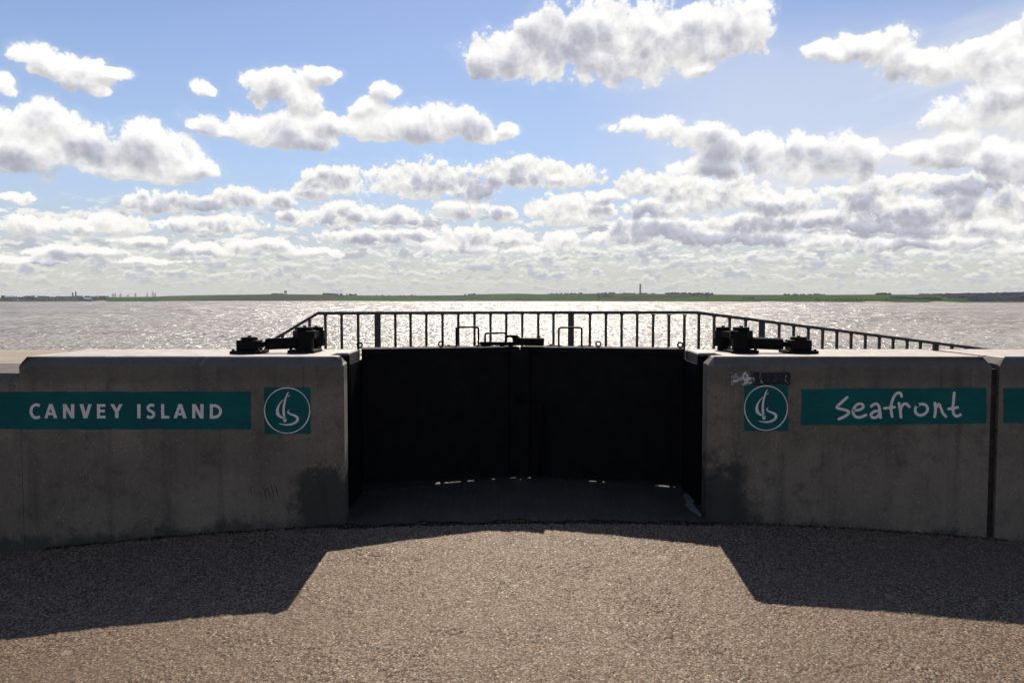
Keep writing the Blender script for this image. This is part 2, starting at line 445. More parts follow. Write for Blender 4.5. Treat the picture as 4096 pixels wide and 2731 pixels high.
def _asphalt(q, b, tc):
    geo = q.node('ShaderNodeNewGeometry').outputs['Position']
    x, y, z = q.sep(geo)
    vd = q.vor(geo, 92.0, dim='3D'); vc = q.vor(geo, 92.0, out='Color', dim='3D')
    r = q.sep(vc)
    big = q.noise(geo, 0.9, 5.0, 0.6); fine = q.noise(geo, 220.0, 3.0, 0.7)
    c = q.mix(q.ss(r[0], 0.1, 0.9), (0.098, 0.068, 0.045), (0.285, 0.202, 0.132))
    c = q.mix(q.mul(q.m('GREATER_THAN', r[1], 0.86), 0.8), c, (0.40, 0.305, 0.21))
    c = q.mix(q.mul(q.m('GREATER_THAN', r[2], 0.84), 0.8), c, (0.17, 0.085, 0.042))
    c = q.mix(q.mul(q.ss(vd, 0.45, 0.75), 0.85), c, (0.024, 0.018, 0.013))
    c = q.mix(q.mul(q.ss(big, 0.42, 0.66), 0.35), c, (0.165, 0.113, 0.073))
    c = q.mix(q.mul(q.ss(q.noise(geo, 2.3, 6.0, 0.65), 0.58, 0.72), 0.45), c, (0.25, 0.174, 0.112))
    # pale flattened blots
    pv = q.vor(q.vm('MULTIPLY', geo, (1.0, 1.0, 0.0)), 1.15, dim='2D')
    blot = q.ss(q.add(pv, q.mul(q.sub(q.noise(geo, 30.0, 3.0, 0.6), 0.5), 0.05)), 0.034, 0.022)
    c = q.mix(q.mul(blot, 0.6), c, (0.33, 0.26, 0.19))
    q.l.new(c, b.inputs['Base Color'])
    rg = q.sub(q.add(q.mul(r[2], 0.2), 0.58), q.mul(q.m('GREATER_THAN', r[0], 0.95), 0.16))
    q.l.new(rg, b.inputs['Roughness'])
    b.inputs['Specular IOR Level'].default_value = 0.38
    b.inputs['Specular Tint'].default_value = (1.0, 0.84, 0.68, 1)
    bump(q, b, q.add(q.mul(vd, -1.0), q.mul(fine, 0.5)), 0.5, 0.004)
M_ASPH = material('coarse_asphalt', _asphalt)

def _apron(q, b, tc):
    geo = q.node('ShaderNodeNewGeometry').outputs['Position']
    x, y, z = q.sep(geo)
    st = q.noise(q.vm('MULTIPLY', geo, (45.0, 2.2, 1.0)), 1.0, 3.0, 0.6)
    n = q.noise(geo, 4.0, 5.0, 0.62); f = q.noise(geo, 60.0, 3.0, 0.6)
    c = q.mix(q.ss(n, 0.3, 0.7), (0.062, 0.043, 0.026), (0.038, 0.027, 0.017))
    c = q.mix(q.mul(q.ss(st, 0.5, 0.66), 0.55), c, (0.095, 0.068, 0.042))
    c = q.mix(q.mul(q.ss(q.noise(geo, 1.3, 5.0, 0.6), 0.55, 0.7), 0.6), c, (0.034, 0.027, 0.019))
    q.l.new(c, b.inputs['Base Color']); b.inputs['Roughness'].default_value = 0.75
    bump(q, b, q.add(q.mul(st, 0.7), q.mul(f, 0.4)), 0.5, 0.005)
M_APRON = material('brushed_concrete', _apron)

def _plainconc(q, b, tc):
    geo = q.node('ShaderNodeNewGeometry').outputs['Position']
    n = q.noise(geo, 2.5, 6.0, 0.65); f = q.noise(geo, 45.0, 4.0, 0.65)
    c = q.mix(q.ss(n, 0.3, 0.7), (0.40, 0.325, 0.235), (0.32, 0.26, 0.19))
    c = q.mix(q.mul(q.ss(f, 0.55, 0.75), 0.5), c, (0.14, 0.12, 0.10))
    q.l.new(c, b.inputs['Base Color']); b.inputs['Roughness'].default_value = 0.85
    bump(q, b, f, 0.4, 0.006)
M_DECK = material('sunlit_concrete', _plainconc)

def simple(name, c, rough, metal=0.0, spec=0.5, var=0.25, scale=18.0, bmp=0.0):
    def fn(q, b, tc):
        geo = q.node('ShaderNodeNewGeometry').outputs['Position']
        n = q.noise(geo, scale, 5.0, 0.62)
        dk = tuple(v * (1 - var) for v in c); lt = tuple(min(1, v * (1 + var)) for v in c)
        q.l.new(q.mix(q.ss(n, 0.32, 0.68), dk, lt), b.inputs['Base Color'])
        q.l.new(q.add(q.mul(q.noise(geo, scale * 2.2, 3.0, 0.6), 0.25), rough - 0.12), b.inputs['Roughness'])
        b.inputs['Metallic'].default_value = metal
        b.inputs['Specular IOR Level'].default_value = spec
        if bmp: bump(q, b, q.noise(geo, scale * 3, 4.0, 0.6), bmp, 0.002)
    return material(name, fn)
def _teal(q, b, tc):
    geo = q.node('ShaderNodeNewGeometry').outputs['Position']
    br = q.noise(q.vm('MULTIPLY', geo, (4.0, 4.0, 60.0)), 1.0, 4.0, 0.6)
    n = q.noise(geo, 30.0, 5.0, 0.7); big = q.noise(geo, 3.0, 3.0, 0.6)
    c = q.mix(q.ss(big, 0.3, 0.7), (0.0005, 0.105, 0.092), (0.0005, 0.082, 0.074))
    c = q.mix(q.mul(q.ss(br, 0.48, 0.68), 0.65), c, (0.001, 0.062, 0.055))
    c = q.mix(q.mul(q.ss(q.noise(geo, 7.0, 5.0, 0.7), 0.55, 0.75), 0.35), c, (0.012, 0.120, 0.108))
    c = q.mix(q.mul(q.ss(n, 0.70, 0.76), 0.6), c, (0.10, 0.10, 0.09))
    q.l.new(c, b.inputs['Base Color']); b.inputs['Roughness'].default_value = 0.75
    b.inputs['Specular IOR Level'].default_value = 0.25
    bump(q, b, q.add(n, br), 0.3, 0.002)
M_TEAL = material('teal_masonry_paint', _teal)
def _white(q, b, tc):
    geo = q.node('ShaderNodeNewGeometry').outputs['Position']
    n = q.noise(geo, 40.0, 5.0, 0.7)
    c = q.mix(q.ss(n, 0.35, 0.75), (0.82, 0.72, 0.66), (0.62, 0.54, 0.49))
    c = q.mix(q.mul(q.ss(q.noise(geo, 90.0, 3.0, 0.7), 0.70, 0.76), 0.8), c, (0.05, 0.09, 0.09))
    q.l.new(c, b.inputs['Base Color']); b.inputs['Roughness'].default_value = 0.7
    bump(q, b, n, 0.3, 0.001)
M_WHITE = material('white_masonry_paint', _white)
def _poster(q, b, tc):
    geo = q.node('ShaderNodeNewGeometry').outputs['Position']
    x, y, z = q.sep(geo)
    n = q.noise(q.vm('MULTIPLY', geo, (26.0, 1.0, 40.0)), 1.0, 6.0, 0.72)
    n2 = q.noise(q.vm('MULTIPLY', geo, (60.0, 1.0, 45.0)), 1.0, 5.0, 0.7)
    c = q.mix(q.ss(n, 0.44, 0.52), (0.62, 0.60, 0.56), (0.12, 0.10, 0.08))
    blk = q.mul(q.ss(n2, 0.66, 0.57), q.ss(q.add(x, q.mul(n, 0.12)), 1.76, 1.82))
    c = q.mix(blk, c, (0.010, 0.010, 0.010))
    c = q.mix(q.mul(q.ss(n2, 0.5, 0.62), q.ss(x, 1.70, 1.62)), c, (0.12, 0.10, 0.08))
    q.l.new(c, b.inputs['Base Color']); b.inputs['Roughness'].default_value = 0.8
M_POST = material('torn_poster_paper', _poster)
M_GATE = simple('black_bitumen_paint', (0.005, 0.0048, 0.0042), 0.7, 0.0, 0.12, 0.3, 9.0, 0.15)
M_IRON = simple('black_steel', (0.004, 0.0038, 0.0035), 0.55, 0.0, 0.1, 0.35, 22.0, 0.2)
M_RAIL = simple('dark_grey_railing_paint', (0.022, 0.023, 0.023), 0.5, 0.0, 0.5, 0.25, 14.0, 0.1)
M_RUB = simple('black_rubber', (0.010, 0.010, 0.010), 0.8, 0.0, 0.3, 0.2, 20.0)
M_SEAL = simple('dark_joint_sealant', (0.030, 0.022, 0.018), 0.8, 0.0, 0.3, 0.5, 14.0, 0.4)
M_SCR = simple('dirty_scratch', (0.055, 0.046, 0.035), 0.85, 0.0, 0.3, 0.3, 30.0)
M_PALE = simple('pale_strip', (0.15, 0.135, 0.115), 0.85, 0.0, 0.3, 0.3, 22.0, 0.4)
M_MOSS = simple('dark_moss', (0.030, 0.028, 0.014), 0.9, 0.0, 0.2, 0.5, 30.0)
M_LEAF = simple('weed_leaf', (0.022, 0.042, 0.010), 0.6, 0.0, 0.4, 0.35, 40.0)

# ------------------------------------------------------------------ levels
ZL = 1.068                               # lower stretch of wall and the deck behind it
def gz(x, y):
    """paving level: falls away from the gate to both sides and towards the viewer"""
    x = max(-4.6, min(4.6, x)); t = YF - y
    t = max(t, t * 0.35); t = min(t, 2.8 + (t - 2.8) * 0.25) if t > 2.8 else t
    return 0.0 + 0.012 * x - 0.0145 * x * x - 0.068 * t
def gz_np(x, y):
    x = np.clip(x, -4.6, 4.6); t = YF - y
    t = np.maximum(t, t * 0.35); t = np.where(t > 2.8, 2.8 + (t - 2.8) * 0.25, t)
    return 0.0 + 0.012 * x - 0.0145 * x * x - 0.068 * t

# ------------------------------------------------------------------ ground
def build_ground():
    rs = np.random.RandomState(3)
    def blur(a, k):
        for _ in range(k):
            a = (a + np.roll(a, 1, 0) + np.roll(a, -1, 0)) / 3; a = (a + np.roll(a, 1, 1) + np.roll(a, -1, 1)) / 3
        return a
    st = 0.0072
    xs = np.arange(-4.2, 4.2 + st, st); ys = np.arange(3.15, YF + 0.02, st)
    X, Y = np.meshgrid(xs, ys)
    a = rs.rand(*X.shape); a = 0.55 * a + 0.45 * blur(a, 1) * 2.2; a = (a - a.mean()) / a.std()
    b = blur(rs.rand(*X.shape), 6); b = (b - b.mean()) / b.std()
    cc = blur(rs.rand(*X.shape), 60); cc = (cc - cc.mean()) / cc.std()
    wear = np.clip(0.85 + 0.35 * cc, 0.35, 1.5)
    rel = np.clip(a, -1.5, 1.9) * 0.0019 * wear + b * 0.0003 + cc * 0.0008
    Z = gz_np(X, Y) + rel
    ny, nx = X.shape
    V = np.stack([X, Y, Z], -1).reshape(-1, 3)
    i = np.arange(nx * ny).reshape(ny, nx)
    Fq = np.stack([i[:-1, :-1], i[:-1, 1:], i[1:, 1:], i[1:, :-1]], -1).reshape(-1, 4)
    # coarse sheet round it, out to the horizon on the land side
    gx = np.array([-9000, -2500, -600, -150, -40, -15, -8, -6, -4.9, xs[0] + 0.03, -3, -2, -1, 0, 1, 2, 3, xs[-1] - 0.03, 4.9, 6, 8, 15, 40, 150, 600, 2500, 9000.])
    gy = np.array([-9000, -2500, -600, -150, -40, -12, -6, -3, -1, 0, 1, 2, 2.6, ys[0] + 0.03, ys[-1] - 0.01, 6.2, 6.7, 7.2])
    GX, GY = np.meshgrid(gx, gy)
    GZ = gz_np(GX, GY) - 0.004
    off = len(V); m = len(gx)
    V2 = np.stack([GX, GY, GZ], -1).reshape(-1, 3)
    F2 = []
    for r in range(len(gy) - 1):
        for c in range(m - 1):
            if gx[c] >= xs[0] - 0.01 and gx[c + 1] <= xs[-1] + 0.01 and gy[r] >= ys[0] - 0.01 and gy[r + 1] <= ys[-1] + 0.01: continue
            if gy[r] >= YF - 0.05 and (gx[c] < -4.3 or gx[c + 1] > 4.3): continue
            k = off + r * m + c
            F2.append((k, k + 1, k + m + 1, k + m))
    Fq = np.concatenate([Fq, np.array(F2)])
    V = np.concatenate([V, V2])
    me = bpy.data.meshes.new('ground')
    me.vertices.add(len(V)); me.vertices.foreach_set('co', V.astype(np.float32).ravel())
    me.loops.add(Fq.size); me.loops.foreach_set('vertex_index', Fq.astype(np.int32).ravel())
    me.polygons.add(len(Fq)); me.polygons.foreach_set('loop_start', np.arange(0, Fq.size, 4, dtype=np.int32))
    me.polygons.foreach_set('loop_total', np.full(len(Fq), 4, dtype=np.int32))
    me.polygons.foreach_set('use_smooth', np.ones(len(Fq), dtype=bool))
    me.update(calc_edges=True); me.validate()
    me.materials.append(M_ASPH)
    o = bpy.data.objects.new('ground', me); col.objects.link(o)
    return tag(o, 'coarse brown grey asphalt paving in front of the flood wall', kind='structure')
build_ground()

# brushed concrete apron in the gate opening
def build_apron():
    m = MB(); nx, ny = 60, 30
    r = random.Random(5)
    for j in range(ny + 1):
        for i in range(nx + 1):
            x = -1.40 + 3.0 * i / nx; y = 5.69 + (7.15 - 5.69) * j / ny
            if j == 0: y += 0.02 * math.sin(i * 0.5) + r.uniform(-0.03, 0.02)
            m.v.append((x, y, gz(x, y) + 0.012 + r.uniform(-0.001, 0.001)))
    for j in range(ny):
        for i in range(nx):
            k = j * (nx + 1) + i
            m.f.append((k, k + 1, k + nx + 2, k + nx + 1)); m.smooth.append(True)
    o = m.build('apron', M_APRON)
    tag(o, 'dark brushed concrete apron in the gate opening', kind='structure')
    # pale raised strip along the right jamb
    q = MB(); pts = []
    for k in range(16):
        t = k / 15; y = 5.80 + t * 0.62
        wd = 0.018 + 0.03 * math.sin(math.pi * t) ** 1.2 + r.uniform(-0.008, 0.008) + 0.03 * t
        pts.append((y, wd))
    vs = []; fs = []
    for y, wd in pts:
        xr = 1.405 + (0.035 if y > 6.16 else 0.0)
        vs += [(xr - wd, y, gz(1.4, y) + 0.0145), (xr, y, gz(1.4, y) + 0.026)]
    for k in range(15): fs.append((2 * k, 2 * k + 1, 2 * k + 3, 2 * k + 2))
    q.put(vs, fs); q.build('pale_fillet', M_PALE, o)
build_apron()

# ------------------------------------------------------------------ flood walls
def wall_mesh(name, outline, dists, ztop, zbot=-0.9, parent=None, seed=1, chip=0.004, mat=None):
    """outline CCW from above; dists: chamfer of each edge (edge i runs from point i to i+1)"""
    r = random.Random(seed)
    pts, dd = [], []
    n = len(outline)
    for i in range(n):
        a, b = Vector(outline[i]), Vector(outline[(i + 1) % n])
        L = (b - a).length
        k = max(1, min(160, int(L / 0.035)))
        for j in range(k):
            pts.append(a.lerp(b, j / k)); dd.append((i, j, k))
    N = len(pts)
    def nrm(a, b):
        e = (b - a).normalized(); return Vector((-e.y, e.x))       # inward for CCW
    ring0, ring1 = [], []
    for i in range(N):
        e, j, k = dd[i]
        p = pts[i]
        nn = nrm(Vector(outline[e]), Vector(outline[(e + 1) % n])); d = dists[e]
        if j == 0:
            ep = (e - 1) % n
            n0 = nrm(Vector(outline[ep]), Vector(outline[e])); d0 = dists[ep]
            det = n0.x * nn.y - n0.y * nn.x
            if abs(det) > 1e-4:
                q = Vector(((d0 * nn.y - d * n0.y) / det, (n0.x * d - nn.x * d0) / det))
            else: q = nn * max(d, d0)
            dz = max(d, d0)
        else:
            q = nn * d; dz = d
        jit = r.gauss(0, chip * 0.35)
        if r.random() < 0.05: jit += r.uniform(0, chip * 2.2)
        ring0.append((p.x, p.y, ztop - dz + (r.gauss(0, chip * 0.25) if dz > 0.02 else 0)))
        q2 = p + q + (nn * jit if dz > 0.02 else Vector((0, 0)))
        ring1.append((q2.x, q2.y, ztop - (abs(jit) * 0.35 if dz > 0.02 else 0)))
    m = MB()
    vs = [(p.x, p.y, zbot) for p in pts] + ring0 + ring1
    fs = []
    for i in range(N):
        k = (i + 1) % N
        fs.append((i, k, N + k, N + i)); fs.append((N + i, N + k, 2 * N + k, 2 * N + i))
    fs.append(tuple(range(2 * N, 3 * N)))
    m.put(vs, fs)
    return m.build(name, mat or M_CONC, parent)

LX = -1.214; RX = 1.42                   # jambs of the gate opening
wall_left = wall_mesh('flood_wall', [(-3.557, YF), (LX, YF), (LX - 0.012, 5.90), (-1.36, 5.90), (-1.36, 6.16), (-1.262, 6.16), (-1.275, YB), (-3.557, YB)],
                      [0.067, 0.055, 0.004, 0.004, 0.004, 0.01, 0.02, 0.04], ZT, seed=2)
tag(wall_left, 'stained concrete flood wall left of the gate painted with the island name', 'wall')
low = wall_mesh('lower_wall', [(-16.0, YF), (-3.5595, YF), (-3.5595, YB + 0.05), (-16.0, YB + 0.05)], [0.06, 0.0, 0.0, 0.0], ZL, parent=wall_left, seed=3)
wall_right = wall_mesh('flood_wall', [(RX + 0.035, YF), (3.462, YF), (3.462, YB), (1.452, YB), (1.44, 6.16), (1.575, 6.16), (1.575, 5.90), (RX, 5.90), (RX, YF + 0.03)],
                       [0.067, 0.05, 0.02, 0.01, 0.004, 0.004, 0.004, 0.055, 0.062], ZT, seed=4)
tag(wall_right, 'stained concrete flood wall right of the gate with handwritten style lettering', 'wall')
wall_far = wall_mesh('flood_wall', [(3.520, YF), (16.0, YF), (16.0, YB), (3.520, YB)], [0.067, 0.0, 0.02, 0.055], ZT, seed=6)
tag(wall_far, 'next concrete flood wall section beyond the dark vertical joint at the right', 'wall')
# recessed joint filler
m = MB()
r = random.Random(9)
for k in range(28):
    z0 = -0.3 + k * 0.05
    m.box((3.491, YF + 0.055 + r.uniform(-0.008, 0.008), z0 + 0.025), (0.054, 0.05, 0.0495))
m.build('joint_filler', M_SEAL, wall_right)
# stop log channels let into both jambs
for s, x0, wl in ((-1, -1.36, wall_left), (1, 1.575, wall_right)):
    m = MB(); t = 0.008
    xi = x0 - s * t / 2 - s * 0.001
    m.box((xi, 6.03, 0.56), (t, 0.256, 1.22))
    m.box((x0 - s * 0.058, 5.906, 0.56), (0.10, t, 1.22)); m.box((x0 - s * 0.048, 6.154, 0.56), (0.085, t, 1.22))
    m.build('stop_log_channel', M_GATE, wl)
    # black plates laid over the front and side of the seaward jamb block
    xb = -1.262 if s < 0 else 1.44; g = MB()
    g.box((xb + s * 0.05, 6.149, 0.56), (0.108, 0.006, 1.215)); g.box((xb - s * 0.0065, 6.40, 0.53), (0.006, 0.47, 1.15))
    g.build('jamb_plates', M_GATE, wl)

# ------------------------------------------------------------------ painted lettering on the walls
YP = YF - 0.0015
def poly_on_wall(name, polys, mat, parent, lift=0.0, thick=0.001, jit=0.0, seed=0):
    r = random.Random(seed); m = MB()
    for i, pl in enumerate(polys):
        y1 = YP - lift - i * 0.0004
        pw = [at(x + r.uniform(-jit, jit), y + r.uniform(-jit, jit), YF) for x, y in pl]
        m.prism([(p.x, p.z) for p in pw], 'y', y1, y1 - thick)
    return m.build(name, mat, parent)
def ragged(x0, y0, x1, y1, x2, y2, x3, y3, n=60, j=1.4, seed=1):
    """four corners clockwise from top left with hand-cut edges"""
    r = random.Random(seed); P = [(x0, y0), (x1, y1), (x2, y2), (x3, y3)]; out = []
    for i in range(4):
        a, b = P[i], P[(i + 1) % 4]; k = max(2, int(math.hypot(b[0] - a[0], b[1] - a[1]) / 16)); d = 0
        for q in range(k):
            t = q / k; d = d * 0.8 + r.gauss(0, j * 0.5)
            nx, ny = -(b[1] - a[1]), b[0] - a[0]; L = math.hypot(nx, ny)
            out.append((a[0] + (b[0] - a[0]) * t + nx / L * d, a[1] + (b[1] - a[1]) * t + ny / L * d))
    return out
def stroke(pts, wd, n=7, closed=False):
    """outline polygon of a round brush stroke"""
    P = smoothpath(pts, n); L, Rr = [], []
    ws = wd if callable(wd) else (lambda t: wd)
    m_ = len(P)
    for i, p in enumerate(P):
        a, b = P[max(i - 1, 0)], P[min(i + 1, m_ - 1)]
        t = (b - a).normalized(); nn = Vector((-t.y, t.x)); h = ws(i / (m_ - 1)) / 2
        L.append(p + nn * h); Rr.append(p - nn * h)
    def cap(c, frm, to):
        out = []; v = frm - c; a0 = math.atan2(v.y, v.x); rr = v.length
        for k in range(1, 6): out.append(Vector((c.x + rr * math.cos(a0 - math.pi * k / 6), c.y + rr * math.sin(a0 - math.pi * k / 6))))
        return out
    return [(q.x, q.y) for q in L + cap(P[-1], L[-1], Rr[-1]) + Rr[::-1] + cap(P[0], Rr[0], L[0])]
def ribbon(pts, wd, n=8):
    P = smoothpath(pts, n); L, Rr = [], []
    for i, p in enumerate(P):
        a, b = P[max(i - 1, 0)], P[min(i + 1, len(P) - 1)]
        t = (b - a).normalized(); nn = Vector((-t.y, t.x)); h = wd / 2
        L.append(p + nn * h); Rr.append(p - nn * h)
    return [(q.x, q.y) for q in L + Rr[::-1]]

band1 = poly_on_wall('painted_band', [ragged(-640, 1566, 1001, 1566, 1003, 1717, -640, 1717, seed=1)], M_TEAL, wall_left)
band1['label'] = 'teal painted band with capital lettering'
S1 = lambda L: [(x / 2.297, 1520 + y / 2.297) for x, y in L]
T, B_ = 219, 350
caps = {
 'C': [ribbon([(368,234),(345,226),(322,228),(298,248),(287,284),(298,322),(322,342),(345,342),(370,335)], 26)],
 'A': [[(455,T),(485,T),(530,348),(497,349),(489,318),(447,318),(437,349),(410,349),],[]],
 'N': [[(582,T),(612,T),(655,298),(655,T),(684,T),(684,B_),(655,348),(610,272),(610,B_),(582,B_)]],
 'V': [[(733,T),(766,T),(790,300),(815,T),(845,T),(806,348),(770,348)]],
 'E': [[(893,T),(970,T),(970,244),(921,244),(921,270),(966,270),(966,295),(921,295),(921,325),(972,325),(972,B_),(893,B_)]],
 'Y': [[(1016,T),(1050,T),(1074,266),(1098,T),(1129,T),(1092,290),(1090,348),(1060,348),(1058,292)]],
 'I': [[(1264,T),(1294,T),(1293,349),(1264,349)]],
 'S': [ribbon([(1418,234),(1392,228),(1370,236),(1362,256),(1374,276),(1400,290),(1416,308),(1408,332),(1384,341),(1352,333)], 26)],
 'L': [[(1482,T),(1510,T),(1511,324),(1560,330),(1556,351),(1484,350)]],
 'A2': [[(1642,T),(1672,T),(1718,348),(1684,349),(1675,320),(1637,320),(1627,349),(1597,348)]],
 'N2': [[(1768,T),(1800,T),(1843,298),(1843,T),(1872,T),(1872,352),(1842,350),(1796,272),(1796,B_),(1768,B_)]],
 'D': [[(1930,T),(1975,T),(2010,228),(2034,252),(2042,284),(2034,318),(2010,342),(1975,352),(1930,352),(1930,326),(1965,328),(1992,316),(2008,286),(1994,254),(1968,243),(1957,243),(1957,326),(1930,326)]],
}
for i, (k, pl) in enumerate(caps.items()):
    pl = [p for p in pl if p]
    if k == 'A':
        pl = [[(455,T),(485,T),(478,252),(470,250),(437,349),(410,349)], [(468,T),(486,T),(530,348),(497,349),(466,245)], [(446,297),(490,297),(496,320),(440,320)]]
    if k == 'A2':
        pl = [[(1642,T),(1670,T),(1664,252),(1657,250),(1627,349),(1597,348)], [(1654,T),(1673,T),(1718,348),(1684,349),(1652,245)], [(1634,299),(1676,299),(1682,322),(1628,322)]]
    if k == 'D':
        pl = [[(1930,T),(1958,T),(1958,352),(1930,352)], ribbon([(1950,232),(1975,233),(2004,243),(2026,270),(2026,300),(2006,328),(1975,339),(1950,340)], 26)]
    poly_on_wall('letter', [S1(p) for p in pl], M_WHITE, band1, lift=0.0016, jit=0.25, seed=30 + i)

band2 = poly_on_wall('painted_band', [ragged(3203, 1556, 3945, 1551, 3944, 1692, 3202, 1701, seed=2)], M_TEAL, wall_right)
band2['label'] = 'teal painted band with handwritten style lettering'
S2 = lambda L: [(2880 + x / 1.934, 1460 + y / 1.934) for x, y in L]
hand = [
 [[(982,248),(940,286),(902,325),(945,340),(985,352),(994,368),(970,392),(918,416)]],
 [[(1036,348),(1078,344),(1106,324),(1096,300),(1062,302),(1034,332),(1028,366),(1046,396),(1084,402),(1128,384)]],
 [[(1168,318),(1188,302),(1212,300),(1230,326),(1240,404)], [(1226,352),(1190,358),(1166,382),(1180,404),(1212,400),(1234,372)]],
 [[(1402,240),(1394,216),(1370,216),(1346,240),(1326,290),(1321,340),(1330,396)], [(1270,332),(1310,329),(1348,324)]],
 [[(1382,294),(1392,345),(1398,402)], [(1393,348),(1410,308),(1438,298),(1462,320)]],
 [[(1528,306),(1510,334),(1512,366),(1542,386),(1580,376),(1604,346),(1594,312),(1560,300),(1522,310)]],
 [[(1660,292),(1665,345),(1658,398)], [(1666,334),(1690,300),(1706,332),(1722,370),(1746,396)]],
 [[(1810,214),(1805,270),(1800,330),(1806,376),(1830,394),(1858,382)], [(1766,338),(1800,332),(1836,325)]],
]
for i, strokes in enumerate(hand):
    poly_on_wall('letter', [S2(stroke(p, 21)) for p in strokes], M_WHITE, band2, lift=0.0016, seed=50 + i)
band3 = poly_on_wall('painted_band', [ragged(4013, 1551, 5600, 1540, 5600, 1690, 4013, 1691, seed=3)], M_TEAL, wall_far)

def emblem(parent, ox, oy, kx, ky, seed):
    S = lambda L: [(ox + x * kx, oy + y * ky) for x, y in L]
    sq = poly_on_wall('painted_square', [S(ragged(222, 290, 1340, 290, 1345, 1412, 232, 1415, j=3.0, seed=seed))], M_TEAL, parent)
    sq['label'] = 'teal painted square with a white sailing boat emblem in a ring'
    N = 72; r = random.Random(seed)
    outer, inner = [], []
    for k in range(N + 1):
        a = 2 * math.pi * k / N * 0.9985; th = 12 + 3 * math.sin(3 * a) + r.uniform(-1, 1)
        outer.append((778 + (545 + th) * math.cos(a), 850 + (545 + th) * math.sin(a)))
        inner.append((778 + (545 - th) * math.cos(a), 850 + (545 - th) * math.sin(a)))
    poly_on_wall('ring', [S(outer + inner[::-1])], M_WHITE, sq, lift=0.0016)
    mast = [(808,395),(820,402),(795,462),(770,530),(740,650),(726,760),(720,850),(728,940),(738,1012),(690,1003),(668,930),(664,850),(680,700),(720,560),(762,455)]
    sail = [(710,568),(620,640),(540,750),(508,850),(512,940),(560,1000),(640,1040),(720,1056),(788,1050),(720,1030),(650,990),(600,940),(575,860),(585,760),(630,670),(705,582)]
    penn = [(785,528),(800,500),(822,485),(858,475),(830,502)]
    hull = [(678,1068),(765,1068),(764,1100),(742,1130),(718,1134),(692,1114)]
    wave = [(870,825),(810,840),(778,880),(790,915),(850,955),(930,985),(990,1020),(1003,1060),(985,1100),(920,1140),(840,1168),(750,1178),(650,1170),(560,1156),(640,1190),(760,1212),(850,1212),(940,1190),(1010,1150),(1055,1100),(1068,1050),(1045,990),(980,950),(900,930),(830,900),(805,870),(828,842)]
    for nm, p in (('mast', mast), ('sail', sail), ('pennant', penn), ('hull', hull), ('wave', wave)):
        poly_on_wall(nm, [S(p)], M_WHITE, sq, lift=0.0016)
emblem(wall_left, 1020, 1500, 1 / 6.031, 1 / 6.031, 11)
emblem(wall_right, 2941, 1493, 176 / 1118, 183 / 1125, 12)
pst = poly_on_wall('torn_poster', [ragged(2921, 1492, 3160, 1489, 3159, 1540, 2926, 1543, j=3.5, seed=5)], M_POST, wall_right)
pst['label'] = 'scraped remains of a black and white poster'
# four short scratches
for k in range(4):
    poly_on_wall('scratch', [stroke([(1052 + k * 16, 1944 + (k % 2) * 6 - k * 3), (1062 + k * 15, 1975 - k * 4), (1068 + k * 14, 2000 - k * 6)], 3.2)], M_SCR, wall_left)

# ------------------------------------------------------------------ the gate: two mitred leaves
HL, HR, MT = Vector((-1.248, 6.60, 0)), Vector((1.426, 6.60, 0)), Vector((0.07, 6.90, 0))
GTOP = ZT + 0.004
def gate_leaf(a, b, label, side):
    """leaf from heel a to the mitre b"""
    d = (b - a); L = d.length; ang = math.atan2(d.y, d.x)
    root = empty('flood_gate_leaf', (a.x, a.y, 0.0), ang)
    sgn = 1 if side == 'left' else -1        # +1: local +y points to sea
    zb = 0.072
    def yy(v): return v * sgn
    m = MB(); m.box((L / 2, yy(0.020), (zb + GTOP - 0.01) / 2), (L - 0.004, 0.012, GTOP - zb - 0.02)); m.build('skin_plate', M_GATE, root)
    m = MB(); m.box((L / 2, yy(0.10), GTOP - 0.006), (L, 0.24, 0.012), bev=0.003); m.box((L / 2, yy(-0.012), GTOP - 0.030), (L, 0.010, 0.036)); m.build('top_rail', M_GATE, root)
    m = MB(); m.box((L / 2, yy(0.035), zb + 0.03), (L - 0.01, 0.068, 0.060), bev=0.004); m.build('bottom_rail', M_GATE, root)
    m = MB(); m.box((0.05, yy(0.034), (zb + GTOP) / 2), (0.10, 0.068, GTOP - zb - 0.03), bev=0.004); m.build('heel_post', M_GATE, root)
    m = MB(); m.box((L - 0.045, yy(0.030), (zb + GTOP) / 2), (0.085, 0.075, GTOP - zb - 0.03), bev=0.004); m.build('meeting_post', M_GATE, root)
    for t in (0.28, 0.52, 0.75):
        m = MB(); m.box((L * t, yy(0.052), (zb + GTOP) / 2), (0.012, 0.05, GTOP - zb - 0.10)); m.build('stiffener', M_GATE, root)
    m = MB(); m.box((L / 2, yy(0.045), 0.55), (L - 0.2, 0.035, 0.012)); m.build('stiffener', M_GATE, root)
    # rubber seal along the sill, worn uneven so that daylight shows under it
    r = random.Random(21 if side == 'left' else 24); m = MB(); n = 64; vs = []; fs = []
    c, s_ = math.cos(ang), math.sin(ang); g = 0.0
    for k in range(n + 1):
        lx = (L + 0.03) * k / n; wx, wy = a.x + lx * c, a.y + lx * s_
        near_mitre = k / n
        g = 0.75 * g + r.gauss(0, 0.004)
        gap = max(-0.004, g + (0.0035 if near_mitre > 0.45 else -0.004))
        if k % 9 == 4: gap = -0.004
        zs = gz(wx, wy) + 0.012 + gap
        for dy in (0.0, 0.02):
            vs += [(lx, yy(0.03 + dy), zs), (lx, yy(0.03 + dy), zb + 0.005)]
    for k in range(n):
        q = 4 * k
        fs += [(q, q + 4, q + 5, q + 1), (q + 2, q + 3, q + 7, q + 6), (q, q + 2, q + 6, q + 4), (q + 1, q + 5, q + 7, q + 3)]
    m.put(vs, fs); m.build('sill_seal', M_RUB, root)
    return tag(root, label, 'gate'), L, sgn
